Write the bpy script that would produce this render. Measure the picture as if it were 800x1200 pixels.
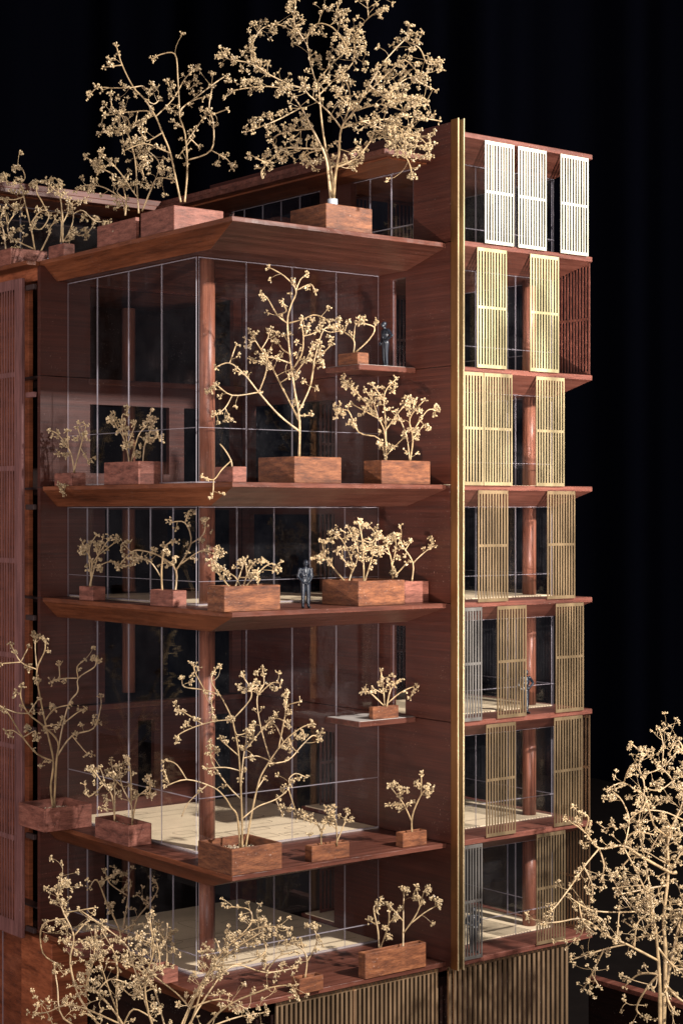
import bpy, bmesh, math, random
from mathutils import Vector, Matrix, noise as mnoise

for o in list(bpy.data.objects): bpy.data.objects.remove(o)
S = 0.01            # all plan dimensions below are centimetres of the model
ZO = 60.0           # height of the eye above the table board
F = 2042.0; CX = 400.0; CY = 600.0
CT, ST = math.cos(math.radians(51.86)), math.sin(math.radians(51.86))
sc = bpy.context.scene
COL = sc.collection

# ------------------------------------------------------------------ camera
cam_d = bpy.data.cameras.new('camera'); cam = bpy.data.objects.new('camera', cam_d); COL.objects.link(cam)
cam.location = (0, 0, ZO * S)
cam.rotation_euler = (math.radians(90), 0, math.radians(51.86 - 90))
cam_d.sensor_fit = 'VERTICAL'; cam_d.sensor_height = 36; cam_d.sensor_width = 24
cam_d.lens = 36 * F / 1200.0
cam_d.clip_start = 0.02; cam_d.clip_end = 30
sc.camera = cam
# ------------------------------------------------------------------ world
w = bpy.data.worlds.new('World'); sc.world = w; w.use_nodes = True
w.node_tree.nodes['Background'].inputs[0].default_value = (0.74, 0.74, 0.92, 1)
w.node_tree.nodes['Background'].inputs[1].default_value = 0.055

def V(x, y, z): return Vector((x * S, y * S, (z + ZO) * S))
def area(name, loc, target, size, power, color, size_y=None, spread=None):
    l = bpy.data.lights.new(name, 'AREA'); l.energy = power; l.color = color
    l.size = size * S
    if size_y: l.shape = 'RECTANGLE'; l.size_y = size_y * S
    if spread: l.spread = math.radians(spread)
    o = bpy.data.objects.new(name, l); COL.objects.link(o)
    o.location = V(*loc); d = V(*target) - V(*loc)
    o.rotation_euler = d.to_track_quat('-Z', 'Y').to_euler()
    return o
# studio lamps: key from the right above, a low lamp, a tall softbox, a weak left softbox
area('key_lamp', (111, -26, 69), (82, 112, -6), 4.0, 70.0, (1.0, 0.945, 0.88))
area('low_lamp', (38, 2, -42), (99, 101, 8), 3, 1.3, (1.0, 0.90, 0.82), None, 32)
area('right_softbox', (176, 22, 84), (92, 98, 24), 42, 3.4, (1.0, 0.97, 0.93), 60)
area('left_softbox', (-30, 140, 12), (69, 126, -8), 60, 6.5, (1.0, 0.86, 0.82), 70)

area('front_fill', (-6, -2, -8), (74, 120, -6), 60, 13.0, (1.0, 0.90, 0.87), 70)  # added fill, brightens the rooms and faces under the slabs
sc.render.engine = 'CYCLES'
sc.view_settings.view_transform = 'Standard'; sc.view_settings.look = 'None'
sc.view_settings.exposure = 0.0; sc.view_settings.gamma = 1.0
sc.view_settings.use_curve_mapping = False
sc.cycles.max_bounces = 10; sc.cycles.transparent_max_bounces = 24
sc.cycles.glossy_bounces = 5; sc.cycles.diffuse_bounces = 4
sc.cycles.sample_clamp_indirect = 1.5; sc.cycles.blur_glossy = 1.0
sc.cycles.caustics_reflective = False; sc.cycles.caustics_refractive = False

# ------------------------------------------------------------------ inverse projection (photo pixels -> place)
def at_d(px, py, d):
    r = (px - CX) / F * d
    return (d * CT + r * ST, d * ST - r * CT, (CY - py) / F * d)
def x_on_Y(px, Y):
    u = (px - CX) / F; return Y * (CT + u * ST) / (ST - u * CT)
def y_on_X(px, X):
    u = (px - CX) / F; return X * (ST - u * CT) / (CT + u * ST)
def depth(x, y): return x * CT + y * ST

# ------------------------------------------------------------------ materials
def nodes(name):
    m = bpy.data.materials.new(name); m.use_nodes = True
    nt = m.node_tree; return m, nt, nt.nodes, nt.links, nt.nodes['Principled BSDF']
def ramp(nt, stops):
    r = nt.nodes.new('ShaderNodeValToRGB'); e = r.color_ramp.elements
    while len(e) < len(stops): e.new(0.5)
    for i, (p, c) in enumerate(stops):
        e[i].position = p; e[i].color = (*c, 1) if len(c) == 3 else c
    return r
def noise_node(nt, vec, scale, detail=4, rough=0.55):
    n = nt.nodes.new('ShaderNodeTexNoise'); n.inputs['Scale'].default_value = scale
    n.inputs['Detail'].default_value = detail; n.inputs['Roughness'].default_value = rough
    nt.links.new(vec, n.inputs['Vector']); return n
def mapped(nt, scale, rand=False, warp=0.0):
    tc = nt.nodes.new('ShaderNodeTexCoord'); out = tc.outputs['Object']
    if rand:
        oi = nt.nodes.new('ShaderNodeObjectInfo'); mu = nt.nodes.new('ShaderNodeVectorMath'); mu.operation = 'SCALE'
        cb = nt.nodes.new('ShaderNodeCombineXYZ')
        for k in range(3): nt.links.new(oi.outputs['Random'], cb.inputs[k])
        nt.links.new(cb.outputs[0], mu.inputs[0]); mu.inputs['Scale'].default_value = 3.7
        ad = nt.nodes.new('ShaderNodeVectorMath'); nt.links.new(out, ad.inputs[0]); nt.links.new(mu.outputs[0], ad.inputs[1])
        out = ad.outputs[0]
    if warp:
        n = noise_node(nt, out, 9.0, 2); sb = nt.nodes.new('ShaderNodeVectorMath'); sb.operation = 'SUBTRACT'
        nt.links.new(n.outputs['Color'], sb.inputs[0]); sb.inputs[1].default_value = (0.5, 0.5, 0.5)
        s2 = nt.nodes.new('ShaderNodeVectorMath'); s2.operation = 'SCALE'; s2.inputs['Scale'].default_value = warp
        nt.links.new(sb.outputs[0], s2.inputs[0])
        ad2 = nt.nodes.new('ShaderNodeVectorMath'); nt.links.new(out, ad2.inputs[0]); nt.links.new(s2.outputs[0], ad2.inputs[1])
        out = ad2.outputs[0]
    mp = nt.nodes.new('ShaderNodeMapping'); mp.inputs['Scale'].default_value = scale
    nt.links.new(out, mp.inputs['Vector']); return mp.outputs[0], out
def mix(nt, fac, a, b, mode='MIX'):
    m = nt.nodes.new('ShaderNodeMix'); m.data_type = 'RGBA'; m.blend_type = mode
    for sock, v in ((m.inputs[0], fac), (m.inputs[6], a), (m.inputs[7], b)):
        if isinstance(v, (int, float)): sock.default_value = v
        elif isinstance(v, tuple): sock.default_value = (*v, 1)
        else: nt.links.new(v, sock)
    return m.outputs[2]
def wood(name, dark, mid, light, scale, rough=0.42, rand=False, dust=0.5, bump=0.25, blotch=True):
    m, nt, N, L, b = nodes(name)
    vec, raw = mapped(nt, scale, rand, 0.0025)
    g = noise_node(nt, vec, 1.0, 7, 0.62)
    r = ramp(nt, [(0.28, dark), (0.5, mid), (0.74, light)]); L.new(g.outputs[0], r.inputs[0])
    col = r.outputs[0]
    fv = nt.nodes.new('ShaderNodeVectorMath'); fv.operation = 'SCALE'; fv.inputs['Scale'].default_value = 4.3
    L.new(vec, fv.inputs[0]); g2 = noise_node(nt, fv.outputs[0], 1.0, 3, 0.7)
    r2 = ramp(nt, [(0.36, (0.45, 0.42, 0.4)), (0.52, (1, 1, 1))]); L.new(g2.outputs[0], r2.inputs[0])
    col = mix(nt, 0.6, col, r2.outputs[0], 'MULTIPLY')
    if blotch:
        bn = noise_node(nt, raw, 22, 3); rb = ramp(nt, [(0.3, (0.80, 0.78, 0.78)), (0.7, (1.15, 1.13, 1.12))]); L.new(bn.outputs[0], rb.inputs[0])
        col = mix(nt, 0.7, col, rb.outputs[0], 'MULTIPLY')
    if dust:
        dn = noise_node(nt, raw, 900, 1); rd = ramp(nt, [(0.70, (0, 0, 0)), (0.76, (1, 1, 1))]); L.new(dn.outputs[0], rd.inputs[0])
        dm = noise_node(nt, raw, 35, 2); rm = ramp(nt, [(0.45, (0, 0, 0)), (0.65, (1, 1, 1))]); L.new(dm.outputs[0], rm.inputs[0])
        k = nt.nodes.new('ShaderNodeMath'); k.operation = 'MULTIPLY'; L.new(rd.outputs[0], k.inputs[0]); L.new(rm.outputs[0], k.inputs[1])
        k2 = nt.nodes.new('ShaderNodeMath'); k2.operation = 'MULTIPLY'; L.new(k.outputs[0], k2.inputs[0]); k2.inputs[1].default_value = dust
        col = mix(nt, k2.outputs[0], col, (0.42, 0.34, 0.3))
    L.new(col, b.inputs['Base Color'])
    rr = noise_node(nt, raw, 60, 4); mr = nt.nodes.new('ShaderNodeMapRange'); L.new(rr.outputs[0], mr.inputs[0])
    mr.inputs[3].default_value = rough - 0.12; mr.inputs[4].default_value = rough + 0.16
    L.new(mr.outputs[0], b.inputs['Roughness']); b.inputs['Specular IOR Level'].default_value = 0.32
    bp = nt.nodes.new('ShaderNodeBump'); bp.inputs['Strength'].default_value = bump; bp.inputs['Distance'].default_value = 0.0004
    L.new(g2.outputs[0], bp.inputs['Height']); L.new(bp.outputs[0], b.inputs['Normal'])
    return m
D1, M1, L1c = (0.031, 0.0078, 0.0050), (0.050, 0.0135, 0.0085), (0.076, 0.0215, 0.0135)
M = {}
M['wall'] = wood('mahogany_veneer_horizontal', D1, M1, L1c, (4.5, 4.5, 400), 0.40)
M['post'] = wood('mahogany_veneer_upright', (0.08, 0.026, 0.016), (0.21, 0.078, 0.045), (0.34, 0.14, 0.085), (190, 190, 8), 0.38)
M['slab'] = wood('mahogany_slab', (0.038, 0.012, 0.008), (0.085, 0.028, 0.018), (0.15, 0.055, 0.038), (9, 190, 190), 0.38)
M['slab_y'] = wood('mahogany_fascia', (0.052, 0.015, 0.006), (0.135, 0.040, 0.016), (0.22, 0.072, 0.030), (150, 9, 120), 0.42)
M['wingslab'] = wood('red_brown_slab', (0.055, 0.018, 0.012), (0.115, 0.038, 0.026), (0.18, 0.066, 0.046), (9, 150, 150), 0.46)
M['rosewood'] = wood('dusty_rose_screen_wood', (0.09, 0.036, 0.033), (0.155, 0.066, 0.060), (0.21, 0.095, 0.085), (150, 150, 12), 0.55)
M['orange'] = wood('orange_mahogany', (0.10, 0.027, 0.012), (0.24, 0.068, 0.028), (0.36, 0.115, 0.05), (8, 30, 150), 0.45)
M['planter'] = wood('planter_walnut', (0.045, 0.014, 0.007), (0.125, 0.043, 0.018), (0.23, 0.088, 0.036), (70, 70, 320), 0.55, True, 0.6, 0.5)
M['planter_red'] = wood('planter_red_walnut', (0.07, 0.024, 0.016), (0.18, 0.063, 0.043), (0.29, 0.115, 0.08), (70, 70, 320), 0.55, True, 0.6, 0.5)
M['dark'] = wood('shade_painted_wood', (0.005, 0.002, 0.0018), (0.009, 0.0035, 0.0026), (0.016, 0.006, 0.004), (8, 8, 140), 0.7)  # near-black colour stands in for shade in rooms and recesses
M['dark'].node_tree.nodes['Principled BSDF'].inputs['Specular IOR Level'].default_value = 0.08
def brass(name, c, rough, spot=0.5):
    m, nt, N, L, b = nodes(name)
    vec, raw = mapped(nt, (60, 60, 18))
    g = noise_node(nt, vec, 1.0, 5); r = ramp(nt, [(0.3, tuple(k * 0.55 for k in c)), (0.62, c)]); L.new(g.outputs[0], r.inputs[0])
    L.new(r.outputs[0], b.inputs['Base Color']); b.inputs['Metallic'].default_value = 0.88
    mr = nt.nodes.new('ShaderNodeMapRange'); L.new(g.outputs[0], mr.inputs[0]); mr.inputs[3].default_value = rough - 0.08; mr.inputs[4].default_value = rough + 0.12
    L.new(mr.outputs[0], b.inputs['Roughness'])
    return m
M['brass'] = brass('aged_brass', (0.56, 0.39, 0.22), 0.34)
M['pale'] = brass('brass_painted_glare', (0.80, 0.75, 0.60), 0.44)  # whitened brass copy, softbox highlight put into the colour
M['pewter'] = brass('pewter', (0.36, 0.33, 0.30), 0.40)
M['bronze'] = brass('dull_bronze', (0.34, 0.21, 0.12), 0.48)
M['strip'] = brass('dark_brushed_brass', (0.36, 0.26, 0.14), 0.40)
M['copper'] = brass('brown_copper', (0.26, 0.12, 0.045), 0.40)
M['plinth'] = brass('plinth_bronze', (0.44, 0.29, 0.17), 0.45)
M['glint'] = brass('painted_brass_glint', (0.60, 0.47, 0.27), 0.34)  # lighter brass for the painted highlight on the flange tips
def glass(name, dust=0.007):
    m = bpy.data.materials.new(name); m.use_nodes = True; nt = m.node_tree; nt.nodes.clear(); L = nt.links
    out = nt.nodes.new('ShaderNodeOutputMaterial'); tr = nt.nodes.new('ShaderNodeBsdfTransparent'); tr.inputs[0].default_value = (0.965, 0.96, 0.968, 1)
    gl = nt.nodes.new('ShaderNodeBsdfGlossy'); gl.inputs['Roughness'].default_value = 0.0
    lw = nt.nodes.new('ShaderNodeLayerWeight'); lw.inputs[0].default_value = 0.5
    pw = nt.nodes.new('ShaderNodeMath'); pw.operation = 'POWER'; L.new(lw.outputs['Facing'], pw.inputs[0]); pw.inputs[1].default_value = 5
    fr = nt.nodes.new('ShaderNodeMath'); fr.operation = 'MULTIPLY_ADD'; L.new(pw.outputs[0], fr.inputs[0]); fr.inputs[1].default_value = 0.96; fr.inputs[2].default_value = 0.038
    m1 = nt.nodes.new('ShaderNodeMixShader'); L.new(fr.outputs[0], m1.inputs[0]); L.new(tr.outputs[0], m1.inputs[1]); L.new(gl.outputs[0], m1.inputs[2])
    df = nt.nodes.new('ShaderNodeBsdfDiffuse'); df.inputs[0].default_value = (0.6, 0.58, 0.62, 1)
    tc = nt.nodes.new('ShaderNodeTexCoord')
    sp = noise_node(nt, tc.outputs['Object'], 1100, 1); r = ramp(nt, [(0.73, (0, 0, 0)), (0.80, (0.22, 0.22, 0.22))]); L.new(sp.outputs[0], r.inputs[0])
    sm = noise_node(nt, tc.outputs['Object'], 30, 4, 0.65); r2 = ramp(nt, [(0.4, (0, 0, 0)), (0.8, (1, 1, 1))]); L.new(sm.outputs[0], r2.inputs[0])
    a = nt.nodes.new('ShaderNodeMath'); a.operation = 'MULTIPLY'; L.new(r.outputs[0], a.inputs[0]); L.new(r2.outputs[0], a.inputs[1])
    a2 = nt.nodes.new('ShaderNodeMath'); a2.operation = 'MULTIPLY_ADD'; L.new(r2.outputs[0], a2.inputs[0]); a2.inputs[1].default_value = dust; L.new(a.outputs[0], a2.inputs[2])
    m2 = nt.nodes.new('ShaderNodeMixShader'); L.new(a2.outputs[0], m2.inputs[0]); L.new(m1.outputs[0], m2.inputs[1]); L.new(df.outputs[0], m2.inputs[2])
    L.new(m2.outputs[0], out.inputs[0]); return m
M['glass'] = glass('acrylic_sheet')
def plain(name, c, rough=0.6, metal=0.0, var=0.0, vs=60, alpha=None):
    m, nt, N, L, b = nodes(name)
    b.inputs['Roughness'].default_value = rough; b.inputs['Metallic'].default_value = metal
    if var:
        vec, raw = mapped(nt, (1, 1, 1), True); n = noise_node(nt, vec, vs, 5, 0.6)
        r = ramp(nt, [(0.3, tuple(k * (1 - var) for k in c)), (0.7, tuple(min(1, k * (1 + var)) for k in c))]); L.new(n.outputs[0], r.inputs[0])
        L.new(r.outputs[0], b.inputs['Base Color'])
        bp = nt.nodes.new('ShaderNodeBump'); bp.inputs['Strength'].default_value = 0.3; bp.inputs['Distance'].default_value = 0.0004
        L.new(n.outputs[0], bp.inputs['Height']); L.new(bp.outputs[0], b.inputs['Normal'])
    else: b.inputs['Base Color'].default_value = (*c, 1)
    return m
def edge_mat():
    m = bpy.data.materials.new('acrylic_edge'); m.use_nodes = True; nt = m.node_tree; nt.nodes.clear(); L = nt.links
    out = nt.nodes.new('ShaderNodeOutputMaterial'); a = nt.nodes.new('ShaderNodeBsdfDiffuse'); a.inputs[0].default_value = (0.52, 0.48, 0.54, 1)
    t = nt.nodes.new('ShaderNodeBsdfTranslucent'); t.inputs[0].default_value = (0.55, 0.52, 0.58, 1)
    tr = nt.nodes.new('ShaderNodeBsdfTransparent')
    m1 = nt.nodes.new('ShaderNodeMixShader'); m1.inputs[0].default_value = 0.5; L.new(a.outputs[0], m1.inputs[1]); L.new(t.outputs[0], m1.inputs[2])
    m2 = nt.nodes.new('ShaderNodeMixShader'); m2.inputs[0].default_value = 0.45; L.new(m1.outputs[0], m2.inputs[1]); L.new(tr.outputs[0], m2.inputs[2])
    L.new(m2.outputs[0], out.inputs[0]); return m
M['edge'] = edge_mat()
M['cream'] = plain('printed_cream_board', (0.72, 0.59, 0.39), 0.6, 0, 0.12, 40)
M['grey_sheen'] = plain('painted_grey_sheen', (0.30, 0.27, 0.25), 0.5, 0, 0.15, 40)  # pale grey painted as the grazing reflection on the ledges
M['ink'] = plain('print_line', (0.16, 0.10, 0.06), 0.7)
M['stem'] = plain('dried_stem', (0.32, 0.220, 0.115), 0.42, 0, 0.45, 160)
M['bud'] = plain('dried_bud', (0.36, 0.262, 0.145), 0.36, 0, 0.65, 420)
M['gravel'] = plain('planter_gravel', (0.30, 0.23, 0.16), 0.9, 0, 0.3, 700)
M['suit'] = plain('dark_blue_lacquer', (0.007, 0.010, 0.017), 0.36, 0.1)
M['steel'] = plain('dark_pin', (0.05, 0.03, 0.028), 0.4, 0.4)
M['curtain'] = plain('black_curtain', (0.0016, 0.0018, 0.0036), 1.0)
M['curtain'].node_tree.nodes['Principled BSDF'].inputs['Specular IOR Level'].default_value = 0.0
M['board'] = plain('dark_base_board', (0.006, 0.004, 0.0035), 0.7, 0, 0.2, 40)
M['board'].node_tree.nodes['Principled BSDF'].inputs['Specular IOR Level'].default_value = 0.1
M['tube'] = plain('clear_collar', (0.40, 0.42, 0.48), 0.2)

# ------------------------------------------------------------------ mesh helpers
def new_obj(name, me, parent=None, mats=()):
    for m in mats: me.materials.append(m)
    o = bpy.data.objects.new(name, me); COL.objects.link(o)
    if parent: o.parent = parent
    return o
def from_bm(name, bm, parent, mats, smooth=False, bevel=0):
    if bevel:
        bmesh.ops.bevel(bm, geom=[e for e in bm.edges if e.calc_length() > bevel * 3 * S], offset=bevel * S, segments=1, affect='EDGES', clamp_overlap=True)
    bmesh.ops.recalc_face_normals(bm, faces=bm.faces)
    me = bpy.data.meshes.new(name); bm.to_mesh(me); bm.free()
    if smooth:
        for p in me.polygons: p.use_smooth = True
    return new_obj(name, me, parent, mats if isinstance(mats, (list, tuple)) else [mats])
def bx(bm, x0, x1, y0, y1, z0, z1, off=(0, 0, 0), mi=0):
    vs = [bm.verts.new(((x - off[0]) * S, (y - off[1]) * S, (z - off[2]) * S)) for x in (x0, x1) for y in (y0, y1) for z in (z0, z1)]
    fs = []
    for q in ((0, 1, 3, 2), (4, 6, 7, 5), (0, 4, 5, 1), (2, 3, 7, 6), (0, 2, 6, 4), (1, 5, 7, 3)):
        f = bm.faces.new([vs[i] for i in q]); f.material_index = mi; fs.append(f)
    return vs, fs
WO = (0, 0, -ZO)   # world offset for parts of the tower (z measured from eye level)
def box(name, parent, mat, x0, x1, y0, y1, z0, z1, bevel=0.03):
    bm = bmesh.new(); bx(bm, x0, x1, y0, y1, z0, z1, WO)
    return from_bm(name, bm, parent, mat, bevel=bevel)
def empty(name, x, y, z, label, cat, group=None):
    o = bpy.data.objects.new(name, None); COL.objects.link(o); o.location = V(x, y, z); o.empty_display_size = 0.02
    o['label'] = label; o['category'] = cat
    if group: o['group'] = group
    return o
def grid_wall(name, parent, mat, axis, c0, c1, a0, a1, z0, z1, holes=()):
    """wall with rectangular openings; axis 'X': lies in plane X=c0..c1 and runs along Y (a); 'Y' the other way"""
    A = sorted({a0, a1, *[v for h in holes for v in h[:2] if a0 < v < a1]}); Z = sorted({z0, z1, *[v for h in holes for v in h[2:] if z0 < v < z1]})
    def solid(i, j):
        if not (0 <= i < len(A) - 1 and 0 <= j < len(Z) - 1): return False
        ca, cz = (A[i] + A[i + 1]) / 2, (Z[j] + Z[j + 1]) / 2
        return not any(h[0] < ca < h[1] and h[2] < cz < h[3] for h in holes)
    bm = bmesh.new(); cache = {}
    def v(c, a, z):
        k = (c, a, z)
        if k not in cache:
            x, y = (c, a) if axis == 'X' else (a, c)
            cache[k] = bm.verts.new((x * S, y * S, (z + ZO) * S))
        return cache[k]
    for i in range(len(A) - 1):
        for j in range(len(Z) - 1):
            if not solid(i, j): continue
            p, q, r, t = A[i], A[i + 1], Z[j], Z[j + 1]
            for c in (c0, c1): bm.faces.new([v(c, p, r), v(c, q, r), v(c, q, t), v(c, p, t)])
            if not solid(i - 1, j): bm.faces.new([v(c0, p, r), v(c1, p, r), v(c1, p, t), v(c0, p, t)])
            if not solid(i + 1, j): bm.faces.new([v(c0, q, r), v(c1, q, r), v(c1, q, t), v(c0, q, t)])
            if not solid(i, j - 1): bm.faces.new([v(c0, p, r), v(c1, p, r), v(c1, q, r), v(c0, q, r)])
            if not solid(i, j + 1): bm.faces.new([v(c0, p, t), v(c1, p, t), v(c1, q, t), v(c0, q, t)])
    return from_bm(name, bm, parent, mat)
def slab(name, parent, x0, x1, y0, y1, z, il, if_, ir, lip, drop, mats, rough_lip=0.03, seed=0):
    """tray-like floor slab: thin lip, then undersides sloping inwards to a flat soffit"""
    rnd = random.Random(seed); bm = bmesh.new()
    n = 36
    def ring(xa, xb, ya, yb, zz, j):
        pts = [(xa + (xb - xa) * i / n, ya) for i in range(n)] + [(xb, ya + (yb - ya) * i / n) for i in range(n)] + \
              [(xb + (xa - xb) * i / n, yb) for i in range(n)] + [(xa, yb + (ya - yb) * i / n) for i in range(n)]
        return [bm.verts.new(((x + rnd.uniform(-j, j)) * S, (y + rnd.uniform(-j, j)) * S, (zz + rnd.uniform(-j, j) * 0.5 + ZO) * S)) for x, y in pts]
    e = 0.04
    r0 = ring(x0 + e, x1 - (e if ir else 0), y0 + e, y1, z, 0)
    r1 = ring(x0, x1, y0, y1, z - e, rough_lip * 0.5)
    r2 = ring(x0, x1, y0, y1, z - lip + 0.03, rough_lip * 0.5)
    r3 = ring(x0 + 0.05, x1 - (0.05 if ir else 0), y0 + 0.05, y1, z - lip, 0)
    r4 = ring(x0 + il, x1 - ir, y0 + if_, y1, z - drop, 0)
    bm.faces.new(r0); bm.faces.new(r4)
    for a, b in ((r0, r1), (r1, r2), (r2, r3), (r3, r4)):
        for i in range(len(a)):
            k = (i + 1) % len(a); f = bm.faces.new([a[i], a[k], b[k], b[i]])
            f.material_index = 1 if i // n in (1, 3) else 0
    return from_bm(name, bm, parent, mats)
def pane_mesh(name, parent, axis, c, a0, a1, z0, z1, t=0.085):
    bm = bmesh.new()
    if axis == 'Y': vs, fs = bx(bm, a0, a1, c, c + t, z0, z1, WO)
    else: vs, fs = bx(bm, c, c + t, a0, a1, z0, z1, WO)
    for f in fs:
        f.normal_update(); n = f.normal
        big = abs(n.y) > 0.5 if axis == 'Y' else abs(n.x) > 0.5
        f.material_index = 0 if big else 1
    bmesh.ops.recalc_face_normals(bm, faces=bm.faces)
    me = bpy.data.meshes.new(name); bm.to_mesh(me); bm.free()
    return new_obj(name, me, parent, [M['glass'], M['edge']])
def glaze(parent, axis, c, cuts, z0, z1, zr=None):
    """row of acrylic panes, split by the joints 'cuts' and one horizontal joint zr; hairline gaps catch light"""
    g = 0.035
    A0, A1 = min(cuts), max(cuts)
    for nm, p, q in (('head_strip', z1 + 0.003, z1 + 0.07), ('transom', (zr or 0) - 0.013, (zr or 0) + 0.013)):
        if nm == 'transom' and not zr: continue
        bm = bmesh.new()
        if axis == 'Y': bx(bm, A0, A1, c + 0.01, c + 0.075, p, q, WO)
        else: bx(bm, c + 0.01, c + 0.075, A0, A1, p, q, WO)
        from_bm(nm, bm, parent, M['edge'])
    for i in range(len(cuts) - 1):
        a, b = sorted((cuts[i], cuts[i + 1]))
        for lo, hi in (((z0, zr - g), (zr + g, z1)) if zr else ((z0, z1),)):
            pane_mesh('pane', parent, axis, c, a + g, b - g, lo, hi)
def tube(bm, pts, radii, n=6, cap=True):
    rings = []; up = Vector((0.3, 0.2, 1)).normalized(); prev = None
    for i, p in enumerate(pts):
        t = (pts[min(i + 1, len(pts) - 1)] - pts[max(i - 1, 0)])
        t = t.normalized() if t.length > 1e-9 else Vector((0, 0, 1))
        if prev is None:
            a = t.cross(up); a = a.normalized() if a.length > 1e-3 else t.cross(Vector((1, 0, 0))).normalized()
        else:
            a = prev - t * prev.dot(t); a = a.normalized() if a.length > 1e-6 else t.orthogonal().normalized()
        prev = a; b = t.cross(a)
        rings.append([bm.verts.new(p + (a * math.cos(2 * math.pi * k / n) + b * math.sin(2 * math.pi * k / n)) * radii[i]) for k in range(n)])
    for i in range(len(rings) - 1):
        for k in range(n):
            bm.faces.new([rings[i][k], rings[i][(k + 1) % n], rings[i + 1][(k + 1) % n], rings[i + 1][k]])
    if cap: bm.faces.new(rings[0][::-1]); bm.faces.new(rings[-1])

# ================================================================== THE SETTING
bm = bmesh.new(); bx(bm, -60, 330, 30, 420, -51.5, -50, WO)
g = from_bm('ground', bm, None, M['board'], bevel=0.1); g['kind'] = 'structure'
bm = bmesh.new(); N_ = 260; rows = []
rnd = random.Random(5)
for i in range(N_ + 1):
    t = i / N_; lat = -230 + 460 * t
    dd = 330 + 4.5 * math.sin(t * 120) + 6 * math.sin(t * 47 + 1) + 3 * math.sin(t * 211)
    x = dd * CT + lat * ST; y = dd * ST - lat * CT
    rows.append([bm.verts.new((x * S, y * S, (z + ZO) * S)) for z in (-52, 180)])
for i in range(N_): bm.faces.new([rows[i][0], rows[i + 1][0], rows[i + 1][1], rows[i][1]])
c = from_bm('backdrop', bm, None, M['curtain'], True); c['kind'] = 'structure'

# ================================================================== THE TOWER
FX = 87.8                    # left face of the fin wall
GX, GY = 70.4, 106.7         # acrylic walls of the balcony side
LY = 126.0                   # party wall at the left end
T = empty('tower_model', FX, 112, -50, 'tall mahogany architectural model of a tower with balconies, acrylic glazing and brass screens', 'architectural model')
def part(o):
    mw = T.matrix_basis.inverted(); o.parent = T; o.matrix_parent_inverse = Matrix.Translation(-T.location)
    return o
# every tower part is drawn in world coordinates under an anchor: this keeps grain continuous
class P:  # shorthand: makes tower parts
    pass
_old_new = new_obj
def new_obj(name, me, parent=None, mats=()):
    o = _old_new(name, me, None, mats)
    if parent is not None:
        o.parent = parent
        if parent is T or parent.get('_world'): o.matrix_parent_inverse = Matrix.Translation(-(T.location))
        if parent.get('_world'): o.matrix_parent_inverse = Matrix.Identity(4)
    return o

BZ = [20.4, 2.07, -6.92, -25.1, -34.1]
SM = [M['slab'], M['slab_y']]
for i, z in enumerate(BZ):
    y1 = 139.0 if i == 0 else LY
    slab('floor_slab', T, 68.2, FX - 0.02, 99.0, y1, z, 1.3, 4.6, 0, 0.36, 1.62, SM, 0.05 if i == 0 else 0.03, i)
# interior floor boards, cream with printed furniture outlines
def outline(bm, cx, cy, hx, hy, rnd_, z, a):
    n = 28; pts = []
    for k in range(n):
        t = 2 * math.pi * k / n; c_, s_ = math.cos(t), math.sin(t)
        e = 0.45 if rnd_ else 0.12
        x = hx * math.copysign(abs(c_) ** e, c_); y = hy * math.copysign(abs(s_) ** e, s_)
        pts.append((cx + x * math.cos(a) - y * math.sin(a), cy + x * math.sin(a) + y * math.cos(a)))
    w_ = 0.024
    for k in range(n):
        p, q = Vector(pts[k]), Vector(pts[(k + 1) % n]); d = (q - p)
        if d.length < 1e-4: continue
        nn = Vector((-d.y, d.x)).normalized() * w_
        bm.faces.new([bm.verts.new((v.x * S, v.y * S, (z + ZO) * S)) for v in (p - nn, q - nn, q + nn, p + nn)])
for i, z in enumerate(BZ[1:]):
    m = M['cream'] if i < 3 else M['grey_sheen']
    m = M['cream']
    bm = bmesh.new(); bx(bm, GX + 0.25, FX - 0.1, GY + 0.25, LY - 0.05, z + 0.005, z + 0.10, WO)
    from_bm('floor_board', bm, T, m)
    bm = bmesh.new(); rnd = random.Random(40 + i)
    for k in range(16):
        outline(bm, rnd.uniform(73, 85.5), rnd.uniform(108.5, 124), rnd.uniform(0.5, 1.5), rnd.uniform(0.4, 1.0), rnd.random() < 0.6, z + 0.108, rnd.choice((0, 0, 0.3, 1.57)))
    for k in range(3):
        yy = rnd.uniform(108, 124)
        bm.faces.new([bm.verts.new((x * S, y * S, (z + 0.107 + ZO) * S)) for x, y in ((71, yy), (87, yy), (87, yy + 0.06), (71, yy + 0.06))])
    o = from_bm('printed_outline', bm, T, M['ink']); o['kind'] = 'stuff'

# fin wall: one panel per storey with hairline joints
FZ = [29.5, 20.45, 11.05, 2.07, -6.92, -15.9, -25.1, -34.5]
for i in range(7):
    zt, zb = FZ[i] - 0.03, FZ[i + 1] + 0.03
    holes = []; y1 = LY; 
    if i == 0: holes = [(102.8, 110.6, 20, 26.7), (114.7, 128, 20, 26.7)]; y1 = 131
    if i == 1: holes = [(103.75, 105.55, 11.1, 18.3)]
    if i == 2: holes = [(112.8, 124.6, 2.0, 9.2)]
    if i == 3: holes = [(112.8, 124.9, -7, -0.2)]
    if i == 4: holes = [(103.75, 105.55, -16, -8.9)]
    if i == 5: holes = [(112.8, 118.6, -25.3, -18.1)]
    if i == 6: holes = [(112.8, 124.5, -36, -27)]
    grid_wall('wall_panel', T, M['wall'], 'X', FX + (0.02 if i % 2 else 0), FX + 0.55, 98.42, y1, zb, zt, holes)
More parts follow.
